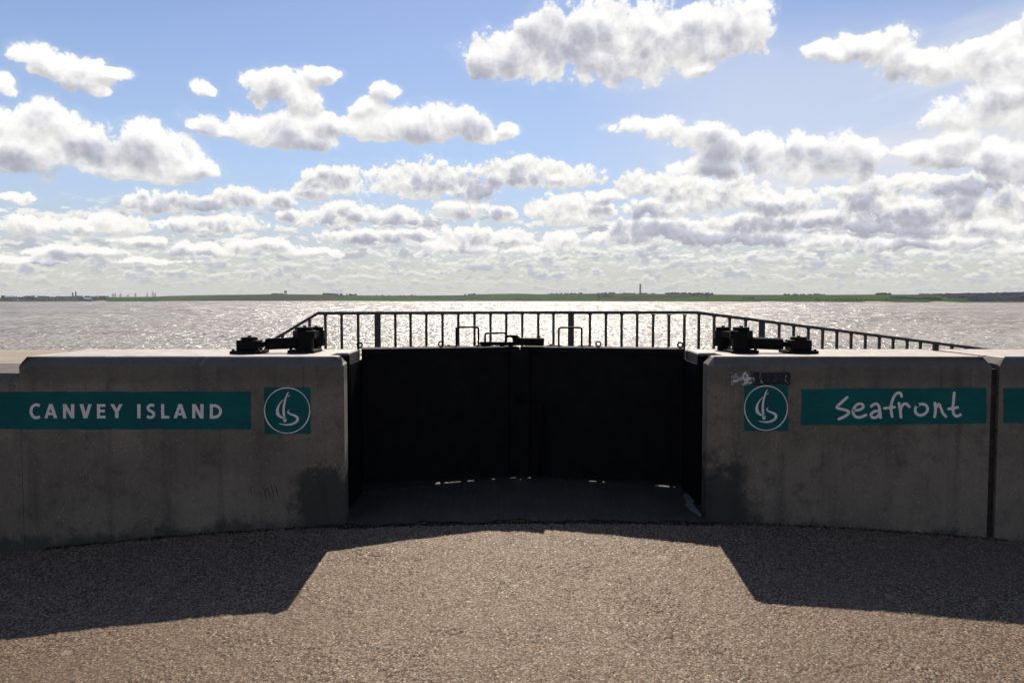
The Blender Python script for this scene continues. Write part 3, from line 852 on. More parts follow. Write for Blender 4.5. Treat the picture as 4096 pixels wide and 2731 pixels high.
leafL, LL, sgL = gate_leaf(HL, MT - Vector((0.004, 0, 0)), 'left black steel flood gate leaf with two tall handles on its top edge', 'left')
leafR, LR, sgR = gate_leaf(HR, MT + Vector((0.004, 0, 0)), 'right black steel flood gate leaf with drop bolt and one tall handle', 'right')
def on_leaf(leaf, wx, dy=0.05):
    """local point on the leaf top edge for a world x"""
    a, sg = (HL, sgL) if leaf is leafL else (HR, sgR)
    ang = leaf.rotation_euler.z
    lx = (wx - a.x) / math.cos(ang)
    return lx, dy * sg
def world_x(px_):
    return (px_ - 2048) / FOC * 6.86
def ring(leaf, px_):
    lx, ly = on_leaf(leaf, world_x(px_))
    m = MB(); R_, r_ = 0.0205, 0.0068
    m.tube([(lx + R_ * math.cos(2 * math.pi * k / 24), ly, GTOP + 0.030 + R_ * math.sin(2 * math.pi * k / 24)) for k in range(24)], r_, 8, closed=True)
    m.lathe([(0.011, GTOP - 0.0005), (0.011, GTOP + 0.006), (0.007, GTOP + 0.010)], (lx, ly, 0), 12)
    m.build('lifting_eye', M_IRON, leaf)
for lf, p in ((leafL, 1462), (leafL, 1771), (leafR, 2386), (leafR, 2697)): ring(lf, p)
def handle(leaf, p0, p1, h):
    l0, ly = on_leaf(leaf, world_x(p0), 0.185); l1, _ = on_leaf(leaf, world_x(p1))
    if l0 > l1: l0, l1 = l1, l0
    rr = 0.022; pts = [(l0, ly, GTOP)]
    for k in range(7):
        a = math.pi - k * math.pi / 12; pts.append((l0 + rr + rr * math.cos(a), ly, GTOP + h - rr + rr * math.sin(a)))
    for k in range(7):
        a = math.pi / 2 - k * math.pi / 12; pts.append((l1 - rr + rr * math.cos(a), ly, GTOP + h - rr + rr * math.sin(a)))
    pts.append((l1, ly, GTOP))
    m = MB(); m.tube(pts, 0.0085, 10); hd = m.build('handle', M_IRON, leaf)
    for lx, s in ((l0, -1), (l1, 1)):
        f = MB(); f.box((lx + s * 0.035, ly, GTOP + 0.0035), (0.13, 0.06, 0.006), bev=0.001)
        f.lathe([(0.012, GTOP + 0.0066), (0.012, GTOP + 0.016), (0.006, GTOP + 0.018)], (lx + s * 0.07, ly, 0), 6)
        f.build('foot_plate', M_IRON, hd)
handle(leafL, 1841, 1930, 0.168)
handle(leafR, 2221, 2313, 0.164)
# latch across the mitre, carried by the right leaf
def latch():
    def L(px_, up, dy=0.03):
        lx, ly = on_leaf(leafR, world_x(px_), dy)
        return Vector((lx, ly, GTOP + up))
    bx = MB()
    a, b = L(2062, 0), L(2172, 0); c = (a + b) / 2
    bx.box((c.x, c.y, GTOP + 0.044), (abs(b.x - a.x), 0.075, 0.066), bev=0.006); root = bx.build('latch_box', M_IRON, leafR)
    q = MB(); q.prism([(L(2025, 0).x, GTOP + 0.10), (L(2064, 0).x, GTOP + 0.10), (L(2080, 0).x, GTOP + 0.076), (L(2080, 0).x, GTOP + 0.012), (L(2050, 0).x, GTOP + 0.012), (L(2050, 0).x, GTOP + 0.07), (L(2042, 0).x, GTOP + 0.08), (L(2025, 0).x, GTOP + 0.075)], 'y', L(2060, 0).y - 0.03, L(2060, 0).y + 0.025)
    q.build('latch_hook', M_IRON, root)
    q = MB(); p = [L(2070, 0.026), L(1990, 0.024), L(1925, 0.022)]
    q.tube([p[0], p[1], p[2]], 0.017, 10); q.build('latch_bar', M_IRON, root)
    q = MB(); cpt = L(1926, 0.024); q.tube([(cpt.x + 0.016 * math.cos(2 * math.pi * k / 16), cpt.y + 0.016 * math.sin(2 * math.pi * k / 16), cpt.z) for k in range(16)], 0.016, 8, closed=True); q.build('latch_eye', M_IRON, root)
    h0, h1 = L(1935, 0.03), L(2020, 0.03); up = 0.103; rr = 0.02
    s = 1 if h1.x > h0.x else -1
    pts = [h0]
    for k in range(6):
        a_ = k * math.pi / 10; pts.append(Vector((h0.x + s * rr * (1 - math.cos(a_)), h0.y, GTOP + 0.03 + up - rr + rr * math.sin(a_) - 0.02)))
    for k in range(6):
        a_ = math.pi / 2 - k * math.pi / 10; pts.append(Vector((h1.x - s * rr * (1 - math.cos(a_)), h1.y, GTOP + 0.03 + up + 0.006 - rr + rr * math.sin(a_) - 0.02)))
    pts.append(h1 + Vector((-s * 0.004, 0, 0)))
    pts.append(h1 + Vector((-s * 0.03, 0, -0.004)))
    q = MB(); q.tube(pts, 0.0085, 10); q.build('latch_handle', M_IRON, root)
    n_ = L(2152, 0); q = MB(); q.lathe([(0.016, GTOP + 0.0775), (0.016, GTOP + 0.094), (0.013, GTOP + 0.098)], (n_.x, n_.y, 0), 6); q.build('bolt', M_IRON, root)
    for pp in (2005, 2040):
        w_ = L(pp, 0); q = MB(); q.box((w_.x, w_.y, GTOP + 0.008), (0.03, 0.06, 0.014)); q.build('keeper', M_IRON, root)
latch()
# drop bolt with bent top on the right leaf, and the flat cover strip over the mitre
lx0, _ = on_leaf(leafR, world_x(2165)); lx1, _ = on_leaf(leafR, world_x(2070))
m = MB(); y0 = -0.030 * sgR
m.tube([(lx1, y0, 0.735), (lx1 + (lx0 - lx1) * 0.8, y0, 0.735), (lx0 - (lx0 - lx1) * 0.08, y0, 0.728), (lx0, y0, 0.70), (lx0, y0, 0.075)], 0.014, 10)
db = m.build('drop_bolt', M_GATE, leafR)
for z in (0.25, 0.55):
    m = MB(); m.box((lx0, -0.012 * sgR, z), (0.06, 0.03, 0.035), bev=0.004); m.build('bolt_guide', M_GATE, db)
m = MB(); m.box((LR - 0.012, -0.014 * sgR, 0.63), (0.13, 0.010, 1.08), bev=0.002); m.build('cover_strip', M_GATE, leafR)

# ------------------------------------------------------------------ hinge anchorages on the wall tops
def anchorage(side, label):
    s = side
    P1, P2, P3 = (Vector((s * 2.02, 6.12, ZT)), Vector((s * 1.62, 6.22, ZT)), Vector((s * 1.60, 6.50, ZT))) if s < 0 else (Vector((2.215, 6.15, ZT)), Vector((1.785, 6.20, ZT)), Vector((1.715, 6.47, ZT)))
    root = empty('gate_hinge_anchorage', tuple(P2))
    O = P2
    def loc(p): return p - O
    def plate(p, sx, sy):
        m = MB(); q = loc(p); m.box((q.x, q.y, 0.012), (sx, sy, 0.024), bev=0.004); o = m.build('base_plate', M_IRON, root)
        for a in (-1, 1):
            for b in (-1, 1):
                k = MB(); k.lathe([(0.012, 0.0236), (0.012, 0.034), (0.008, 0.037)], (q.x + a * (sx / 2 - 0.022), q.y + b * (sy / 2 - 0.022), 0), 6); k.build('bolt', M_IRON, o)
    plate(P1, 0.235, 0.22); plate(P2, 0.205, 0.26)
    def cap(p, z, r_, h=0.022):
        q = loc(p); m = MB(); m.lathe([(r_ * 0.97, z), (r_, z + 0.004), (r_, z + h - 0.005), (r_ * 0.93, z + h)], (q.x, q.y, 0), 24); o = m.build('cap', M_IRON, root)
        k = MB(); k.lathe([(0.014, z + h - 0.0004), (0.014, z + h + 0.012)], (q.x, q.y, 0), 6); k.build('nut', M_IRON, o)
    # short post
    q = loc(P1); m = MB(); m.box((q.x, q.y, 0.064), (0.165, 0.13, 0.078), bev=0.008); m.build('clevis', M_IRON, root)
    cap(P1, 0.1032, 0.062)
    # tall post
    m = MB(); m.lathe([(0.072, 0.0236), (0.068, 0.04), (0.067, 0.107)], (0, 0, 0), 24, smooth=False); m.build('post', M_IRON, root)
    m = MB(); m.lathe([(0.091, 0.1072), (0.091, 0.168), (0.086, 0.1725)], (0, 0, 0), 8, flat=0.5 if s < 0 else 0.32); m.build('collar', M_IRON, root)
    cap(P2, 0.1727, 0.064, 0.026)
    # pintle
    q = loc(P3); m = MB(); m.lathe([(0.044, -0.003), (0.044, 0.0385)], (q.x, q.y, 0), 20); m.build('pintle', M_IRON, root)
    m = MB(); m.lathe([(0.078, 0.0387), (0.08, 0.045), (0.08, 0.098), (0.078, 0.1035)], (q.x, q.y, 0), 24); m.build('collar', M_IRON, root)
    m = MB(); m.lathe([(0.074, 0.104), (0.074, 0.164)], (q.x, q.y, 0), 8, flat=0.5); m.build('collar', M_IRON, root)
    cap(P3, 0.1643, 0.058, 0.026)
    # link plate from pintle to tall post
    m = MB(); d = q.normalized(); n_ = Vector((-d.y, d.x, 0)); 
    pl = [n_ * 0.05, n_ * -0.05, q + n_ * -0.05, q + n_ * 0.05]
    m.prism([(p.x, p.y) for p in pl], 'z', 0.112, 0.160); m.build('link_plate', M_IRON, root)
    # turnbuckle arm from tall post to short post
    q1 = loc(P1); d = Vector((q1.x, q1.y, 0)); L = d.length; d.normalize()
    rot = Vector((d.x, d.y, -0.035)).normalized().to_track_quat('Z', 'Y').to_matrix()
    m = MB(); m.lathe([(0.040, 0.05), (0.047, 0.062), (0.047, L - 0.135), (0.038, L - 0.118), (0.020, L - 0.112), (0.020, L - 0.06)], (0, 0, 0.079), 8 if s < 0 else 20, rot=rot, flat=0.5)
    m.build('turnbuckle', M_IRON, root)
    return tag(root, label, 'gate hinge')
anchorage(-1, 'black steel hinge anchorage bolted on the left wall top, beside the sloping railing end')
anchorage(1, 'black steel hinge anchorage bolted on the right wall top, two tall posts and a turnbuckle')

# ------------------------------------------------------------------ landing, steps and ramp on the seaward side
def build_landing():
    m = MB(); y0, y1 = YB + 0.004, 9.3
    zf = 0.05
    prof = [(-4.55, -0.56), (-3.45, -0.56), (-3.45, -0.41), (-3.15, -0.41), (-3.15, -0.26), (-2.85, -0.26), (-2.85, -0.10), (-2.55, -0.10), (-2.55, zf), (1.95, zf), (5.8, -0.43), (16.0, -0.43)]
    pl = prof + [(16.0, -3.5), (-4.55, -3.5)]
    m.prism(pl, 'y', 7.16, y1)
    m.prism([(-3.68, -0.7), (-3.68, -3.5), (16, -3.5), (16.0, -0.7)], 'y', y0, 7.158)
    o = m.build('landing', M_DECK)
    tag(o, 'pale concrete landing with steps and ramp behind the flood gate', kind='structure')
    q = MB(); q.prism([(-16.0, YB + 0.055), (-3.70, YB + 0.055), (-4.79, 8.55), (-16.0, 8.55)], 'z', -3.5, ZL - 0.001)
    d = q.build('sea_deck', M_DECK)
    tag(d, 'raised sunlit concrete deck behind the low wall at the far left', kind='structure')
build_landing()

# ------------------------------------------------------------------ railing
def build_railing():
    YR = 8.15
    root = empty('railing', (0.2, YR, 0.05))
    def dep(px_):
        return YR if px_ < 2786 else YR + (px_ - 2786) / 1180.0 * 0.75
    def top(px_):
        if px_ < 1272: return 1247 + (1272 - px_) * 0.595
        if px_ <= 2786: return 1247 - 3.5 * math.sin(math.pi * (px_ - 1272) / 1514)
        return 1244 + (px_ - 2786) * 0.1285
    def W(px_, py): 
        return at(px_, py, dep(px_)) - Vector((0.2, YR, 0.05))
    def floor(x):
        if x > 1.95: return max(0.05 - (x - 1.95) * 0.1247, -0.43) - 0.05
        if x < -2.55: return max(-0.56, 0.05 - 0.155 * math.ceil((-2.55 - x) / 0.3)) - 0.05
        return 0.0
    knots = [(700, top(700)), (1272, 1247), (2029, 1244.6), (2786, 1244), (4700, top(4700))]
    for i in range(len(knots) - 1):
        a = W(*knots[i]); b = W(*knots[i + 1]); m = MB()
        d = (b - a); up = Vector((0, 0, 1)); side = d.cross(up).normalized()
        hh = 0.030
        vs = []
        for p in (a, b):
            for sy in (-0.014, 0.014):
                vs += [p + side * sy + Vector((0, 0, -hh)), p + side * sy]
        m.put(vs, [(0, 1, 3, 2), (4, 6, 7, 5), (0, 4, 5, 1), (2, 3, 7, 6), (1, 5, 7, 3), (0, 2, 6, 4)])
        m.build('top_rail', M_RAIL, root)
    bars = [820, 882, 945, 1008, 1071, 1130, 1184, 1238, 1301, 1366, 1432, 1581, 1642, 1705, 1770, 1833, 1898, 1962, 2025, 2089, 2153, 2214, 2360, 2424, 2487, 2549, 2613, 2676, 2738, 2796, 2857, 2919, 2983, 3117, 3175, 3234, 3291, 3348, 3405, 3462, 3518, 3573, 3629, 3682, 3808, 3865, 3922, 3978, 4034, 4089, 4144]
    for p in bars:
        t = W(p, top(p)); wx = t.x + 0.2; zb = floor(wx)
        m = MB(); m.box((t.x, t.y, (t.z - 0.028 + zb + 0.08) / 2), (0.0245, 0.0245, t.z - 0.028 - zb - 0.08))
        # small weld fillets under the rail
        for s in (-1, 1):
            m.prism([(t.x + s * 0.012, t.z - 0.029), (t.x + s * 0.024, t.z - 0.029), (t.x + s * 0.012, t.z - 0.043)], 'y', t.y - 0.008, t.y + 0.008)
        m.build('bar', M_RAIL, root)
    for p in (760, 1510, 2284, 3048, 3743, 4440):
        t = W(p, top(p)); wx = t.x + 0.2; zb = floor(wx)
        m = MB(); m.box((t.x, t.y, (t.z - 0.026 + zb) / 2), (0.060, 0.024, t.z - 0.026 - zb)); o = m.build('post', M_RAIL, root)
        f = MB(); f.box((t.x, t.y, zb + 0.006), (0.13, 0.11, 0.012)); f.build('foot_plate', M_RAIL, o)
    a = None
    segs = [(760, 1272), (1272, 2786), (2786, 4440)]
    for p0, p1 in segs:
        A, Bv = W(p0, top(p0)), W(p1, top(p1)); n_ = 10; m = MB()
        for k in range(n_):
            pa, pb = A.lerp(Bv, k / n_), A.lerp(Bv, (k + 1) / n_)
            za, zb = floor(pa.x + 0.2) + 0.08, floor(pb.x + 0.2) + 0.08
            m.put([(pa.x, pa.y - 0.006, za - 0.02), (pa.x, pa.y + 0.006, za - 0.02), (pb.x, pb.y + 0.006, zb - 0.02), (pb.x, pb.y - 0.006, zb - 0.02),
                   (pa.x, pa.y - 0.006, za), (pa.x, pa.y + 0.006, za), (pb.x, pb.y + 0.006, zb), (pb.x, pb.y - 0.006, zb)],
                  [(0, 1, 2, 3), (4, 7, 6, 5), (0, 3, 7, 4), (1, 5, 6, 2), (0, 4, 5, 1), (3, 2, 6, 7)])
        m.build('bottom_rail', M_RAIL, root)
    tag(root, 'dark grey steel railing with upright bars behind the gate, sloping down to the right', 'railing')
build_railing()

# ------------------------------------------------------------------ weeds and moss in the joints
def build_weeds():
    r = random.Random(31)
    def mossline(name, pts, n, hmax, label):
        m = MB()
        for k in range(n):
            t = r.random(); i = min(int(t * (len(pts) - 1)), len(pts) - 2); f = t * (len(pts) - 1) - i
            x = pts[i][0] + (pts[i + 1][0] - pts[i][0]) * f + r.gauss(0, 0.008); y = pts[i][1] + (pts[i + 1][1] - pts[i][1]) * f + r.gauss(0, 0.014)
            z = gz(x, y) + 0.004; h = r.uniform(0.2, 1.0) ** 2 * hmax; w_ = r.uniform(0.004, 0.012)
            a = r.uniform(0, math.pi); dx, dy = math.cos(a) * w_, math.sin(a) * w_; lx, ly = r.gauss(0, 0.3) * h, r.gauss(0, 0.3) * h
            m.put([(x - dx, y - dy, z - 0.004), (x + dx, y + dy, z - 0.004), (x + lx + dx * 0.3, y + ly, z + h), (x + lx - dx * 0.3, y + ly, z + h * 0.9)], [(0, 1, 2, 3)])
        o = m.build(name, M_MOSS, None, recalc=False)
        tag(o, label, 'moss', kind='stuff')
    mossline('moss', [(-1.25, 5.66), (-0.5, 5.665), (0.4, 5.66), (1.45, 5.665)], 1100, 0.016, 'dark moss and dirt along the front edge of the apron')
    mossline('moss', [(-3.4, 5.705), (-2.4, 5.71), (-1.25, 5.70)], 600, 0.012, 'dark moss along the foot of the left wall')
    mossline('moss', [(1.45, 5.70), (2.5, 5.71), (3.6, 5.705)], 450, 0.010, 'dark moss along the foot of the right wall')
    def tuft(x, y, n, h, label):
        root = empty('weed_tuft', (x, y, gz(x, y)))
        for k in range(n):
            a = r.uniform(0, 2 * math.pi); L = h * r.uniform(0.5, 1.0); sp = r.uniform(0.3, 0.9); w_ = L * 0.16
            d = Vector((math.cos(a), math.sin(a), 0)); s = Vector((-d.y, d.x, 0))
            pts = []; 
            for j in range(4):
                t = j / 3; c = d * (L * sp * t) + Vector((0, 0, L * (t - 0.35 * t * t))); ww = w_ * (0.35, 1.0, 0.8, 0.08)[j]
                pts += [c - s * ww, c + s * ww]
            m = MB(); m.put(pts, [(0, 1, 3, 2), (2, 3, 5, 4), (4, 5, 7, 6)]); m.build('leaf', M_LEAF, root, recalc=False)
        tag(root, label, 'weed')
    tuft(-2.70, 5.69, 16, 0.050, 'largest low green weed at the foot of the left wall')
    tuft(-2.58, 5.695, 12, 0.038, 'small green weed just right of the largest weed by the left wall')
    tuft(-2.05, 5.695, 10, 0.026, 'tiny weed at the wall foot below the four scratches')
    tuft(1.28, 5.66, 12, 0.028, 'tiny weed at the right end of the apron edge')
build_weeds()

# ------------------------------------------------------------------ water and far shore
ZW = -3.9
def _water(q, b, tc):
    geo = q.node('ShaderNodeNewGeometry').outputs['Position']
    def slopes(sx, sy, amp_x, amp_y, det, seed):
        v = q.vm('MULTIPLY_ADD', geo, (sx, sy, 0.0), (seed, seed * 1.7, seed * 0.3))
        n = q.noise(v, 1.0, det, 0.6, col=True)
        return q.vm('MULTIPLY', q.vm('SUBTRACT', n, (0.5, 0.5, 0.5)), (amp_x, amp_y, 0.0))
    _, wy, _ = q.sep(geo)
    s = slopes(1.6, 2.2, 0.7, 1.0, 2.0, 3.0)           # chop, then waves and wind streaks that lengthen offshore
    for sx, sy, near, far, sd_ in ((2.6, 1.0, 0, 130, 11.0), (1.5, 0.30, 110, 260, 23.0), (0.8, 0.085, 210, 560, 37.0), (0.36, 0.018, 450, 1400, 51.0), (0.15, 0.004, 1100, 9e4, 63.0)):
        v = slopes(sx, sy, 3.0, 2.7, 2.0, sd_)
        g = q.mul(q.ss(wy, near * 0.7 - 1, near * 1.3 + 1), q.sub(1.0, q.ss(wy, far * 0.7, far * 1.3)))
        n = q.node('ShaderNodeVectorMath', operation='SCALE'); q.l.new(v, n.inputs[0]); q.l.new(g, n.inputs['Scale'])
        s = q.vm('ADD', s, n.outputs[0])
    s = q.vm('ADD', s, slopes(0.016, 0.010, 0.25, 0.5, 3.0, 71.0))
    nx, ny, _ = q.sep(s)
    nrm = q.vm('NORMALIZE', q.comb(nx, q.sub(ny, 0.12), 1.0))
    q.l.new(nrm, b.inputs['Normal'])
    c = q.mix(q.ss(q.noise(q.vm('MULTIPLY', geo, (0.02, 0.06, 0.0)), 1.0, 3.0, 0.6), 0.4, 0.65), (0.37, 0.31, 0.22), (0.30, 0.25, 0.175))
    q.l.new(c, b.inputs['Base Color'])
    b.inputs['Roughness'].default_value = WATER_ROUGH
    b.inputs['IOR'].default_value = 1.333
WATER_ROUGH = 0.27
M_WATER = material('muddy_estuary_water', _water)
m = MB(); m.put([(-16000, 9.0, ZW), (16000, 9.0, ZW), (16000, 15000, ZW), (-16000, 15000, ZW)], [(0, 1, 2, 3)])
tag(m.build('water', M_WATER, recalc=False), 'muddy grey estuary water glittering under the sun', kind='structure')
def _beach(q, b, tc):
    geo = q.node('ShaderNodeNewGeometry').outputs['Position']
    q.l.new(q.mix(q.noise(geo, 0.8, 5.0, 0.6), (0.22, 0.19, 0.14), (0.13, 0.11, 0.085)), b.inputs['Base Color']); b.inputs['Roughness'].default_value = 0.8
M_BEACH = material('beach_sand', _beach)
m = MB(); m.put([(-300, 9.0, -0.9), (300, 9.0, -0.9), (300, 22, -3.0), (-300, 22, -3.0), (300, 45, -4.6), (-300, 45, -4.6), (-300, 8.9, -4.6), (300, 8.9, -4.6)], [(0, 1, 2, 3), (3, 2, 4, 5), (0, 6, 7, 1)])
tag(m.build('foreshore', M_BEACH), 'sandy foreshore below the landing', kind='structure')

def _land(q, b, tc):
    geo = q.node('ShaderNodeNewGeometry').outputs['Position']
    x, y, z = q.sep(geo)
    v2 = q.vm('MULTIPLY', geo, (1 / 420.0, 1 / 420.0, 0.0))
    v2 = q.vm('ADD', v2, q.vm('MULTIPLY', q.vm('SUBTRACT', q.noise(v2, 2.0, 2.0, 0.5, col=True), (0.5, 0.5, 0.5)), (0.5, 0.5, 0)))
    cell = q.sep(q.vor(v2, 1.0, out='Color', dim='2D'))
    edge = q.vor(v2, 1.0, feature='DISTANCE_TO_EDGE', dim='2D')
    c = q.mix(cell[0], (0.034, 0.074, 0.010), (0.066, 0.108, 0.022))
    c = q.mix(q.mul(q.m('GREATER_THAN', cell[1], 0.78), 0.85), c, (0.058, 0.046, 0.030))
    c = q.mix(q.mul(q.ss(q.noise(geo, 0.012, 4.0, 0.6), 0.45, 0.7), 0.45), c, (0.022, 0.034, 0.010))
    brown = q.mul(q.ss(x, -1500.0, -1350.0), q.ss(x, -780.0, -900.0))
    c = q.mix(q.mul(brown, 0.7), c, (0.048, 0.035, 0.030))
    c = q.mix(q.mul(q.ss(edge, 0.035, 0.012), 0.8), c, (0.018, 0.024, 0.010))
    q.l.new(c, b.inputs['Base Color']); b.inputs['Roughness'].default_value = 0.95
    b.inputs['Specular IOR Level'].default_value = 0.0
M_LAND = material('far_fields', _land)
M_WOOD = simple('bare_winter_wood', (0.045, 0.046, 0.072), 0.95, 0.0, 0.0, 0.4, 0.05)
M_TREE = simple('far_tree_green', (0.020, 0.022, 0.015), 0.95, 0.0, 0.0, 0.4, 0.05)
M_SAND = simple('far_shingle', (0.42, 0.36, 0.27), 0.9, 0.0, 0.2, 0.2, 0.05)
M_MUD = simple('far_mud_bank', (0.060, 0.048, 0.036), 0.9, 0.0, 0.2, 0.3, 0.05)
RIDGE = [(-1500,1192),(-600,1190),(0,1191),(300,1191),(440,1188),(600,1187),(700,1183),(784,1181),(900,1179),(1024,1178),(1060,1177),(1140,1177),(1290,1178),(1400,1181),(1500,1182),(1700,1182),(1850,1181),(1920,1177),(2000,1175),(2080,1174),(2160,1177),(2260,1176),(2400,1174),(2560,1175),(2700,1176),(2870,1178),(3000,1179),(3072,1179),(3300,1179),(3500,1178),(3700,1178),(3800,1177),(3900,1175),(4000,1173),(4096,1171),(4700,1168),(5600,1172)]
def ridge_y(p):
    for (a, ya), (b_, yb) in zip(RIDGE, RIDGE[1:]):
        if a <= p <= b_:
            t = (p - a) / (b_ - a); t = t * t * (3 - 2 * t)
            return ya + (yb - ya) * t
    return 1180
def shore_d(p):                         # metres to the far waterline
    pts = [(-1500,2300),(0,2500),(700,3300),(2000,3600),(2560,2900),(3072,2300),(3500,1900),(4096,1600),(5600,1500)]
    for (a, ya), (b_, yb) in zip(pts, pts[1:]):
        if a <= p <= b_: return ya + (yb - ya) * (p - a) / (b_ - a)
    return 2500
def land_point(p, t, jitter=0.0):
    """p: bearing on the chart, t: 0 at the shore to 1 on the ridge"""
    d0 = shore_d(p); d1 = d0 + 750
    d = d0 + (d1 - d0) * t
    X = (p - 2048) / FOC * d
    top = at(p, ridge_y(p), d1).z
    hs = t ** 0.75 if t < 1 else 1.0
    z = ZW + 0.6 + (top - ZW - 0.6) * hs
    return Vector((X, d, z))
def build_land():
    r = random.Random(4); m = MB(); ps = list(range(-1500, 5601, 20)); ts = [-0.03, 0.0, 0.05, 0.12, 0.22, 0.34, 0.48, 0.62, 0.76, 0.9, 1.0, 1.4, 3.0]
    for p in ps:
        for t in ts:
            q = land_point(p, max(t, 0))
            if t < 0: q = land_point(p, 0.0) + Vector((0, -20, -1.5))
            if t > 1:
                b_ = land_point(p, 1.0); q = Vector((b_.x * (1 + (t - 1) * 0.2), b_.y + (t - 1) * 750, b_.z - 3.0 * (t - 1)))
            elif 0 < t < 1: q.z += 1.6 * math.sin(p * 0.011 + t * 5) * t * (1 - t) * 4
            m.v.append(tuple(q))
    n = len(ts)
    for i in range(len(ps) - 1):
        for j in range(n - 1):
            k = i * n + j
            m.f.append((k, k + n, k + n + 1, k + 1)); m.smooth.append(True)
    tag(m.build('hills', M_LAND), 'low green hills with fields on the far shore', kind='structure')
    # pale shingle and dark mud at the far waterline
    m = MB(); mud = MB()
    def strip(mb, p0, p1, h):
        n_ = max(2, int((p1 - p0) / 15)); o = []
        for k in range(n_ + 1):
            p = p0 + (p1 - p0) * k / n_; a = land_point(p, 0.0); hh = h * math.sin(math.pi * min(max(k / n_, 0.04), 0.96)) ** 0.5
            o += [(a.x, a.y - 24, ZW - 0.2), (a.x, a.y - 14, ZW + hh), (a.x, a.y + 14, ZW + hh + 0.8)]
        f = []
        for k in range(n_):
            q = 3 * k; f += [(q, q + 3, q + 4, q + 1), (q + 1, q + 4, q + 5, q + 2)]
        mb.put(o, f)
    for p0, p1, h in ((640, 1560, 1.4), (3040, 3120, 1.6), (3450, 3560, 1.9), (3720, 3820, 1.5), (380, 430, 2.0)): strip(m, p0, p1, h)
    for p0, p1, h in ((1570, 3030, 1.6), (3130, 3440, 1.6), (3570, 3710, 1.4), (3830, 5000, 2.0), (-1400, 375, 1.6)): strip(mud, p0, p1, h)
    tag(m.build('shingle_bank', M_SAND), 'pale shingle strips along the far waterline', kind='structure')
    tag(mud.build('mud_bank', M_MUD), 'dark mud bank along the far waterline', kind='structure')
build_land()

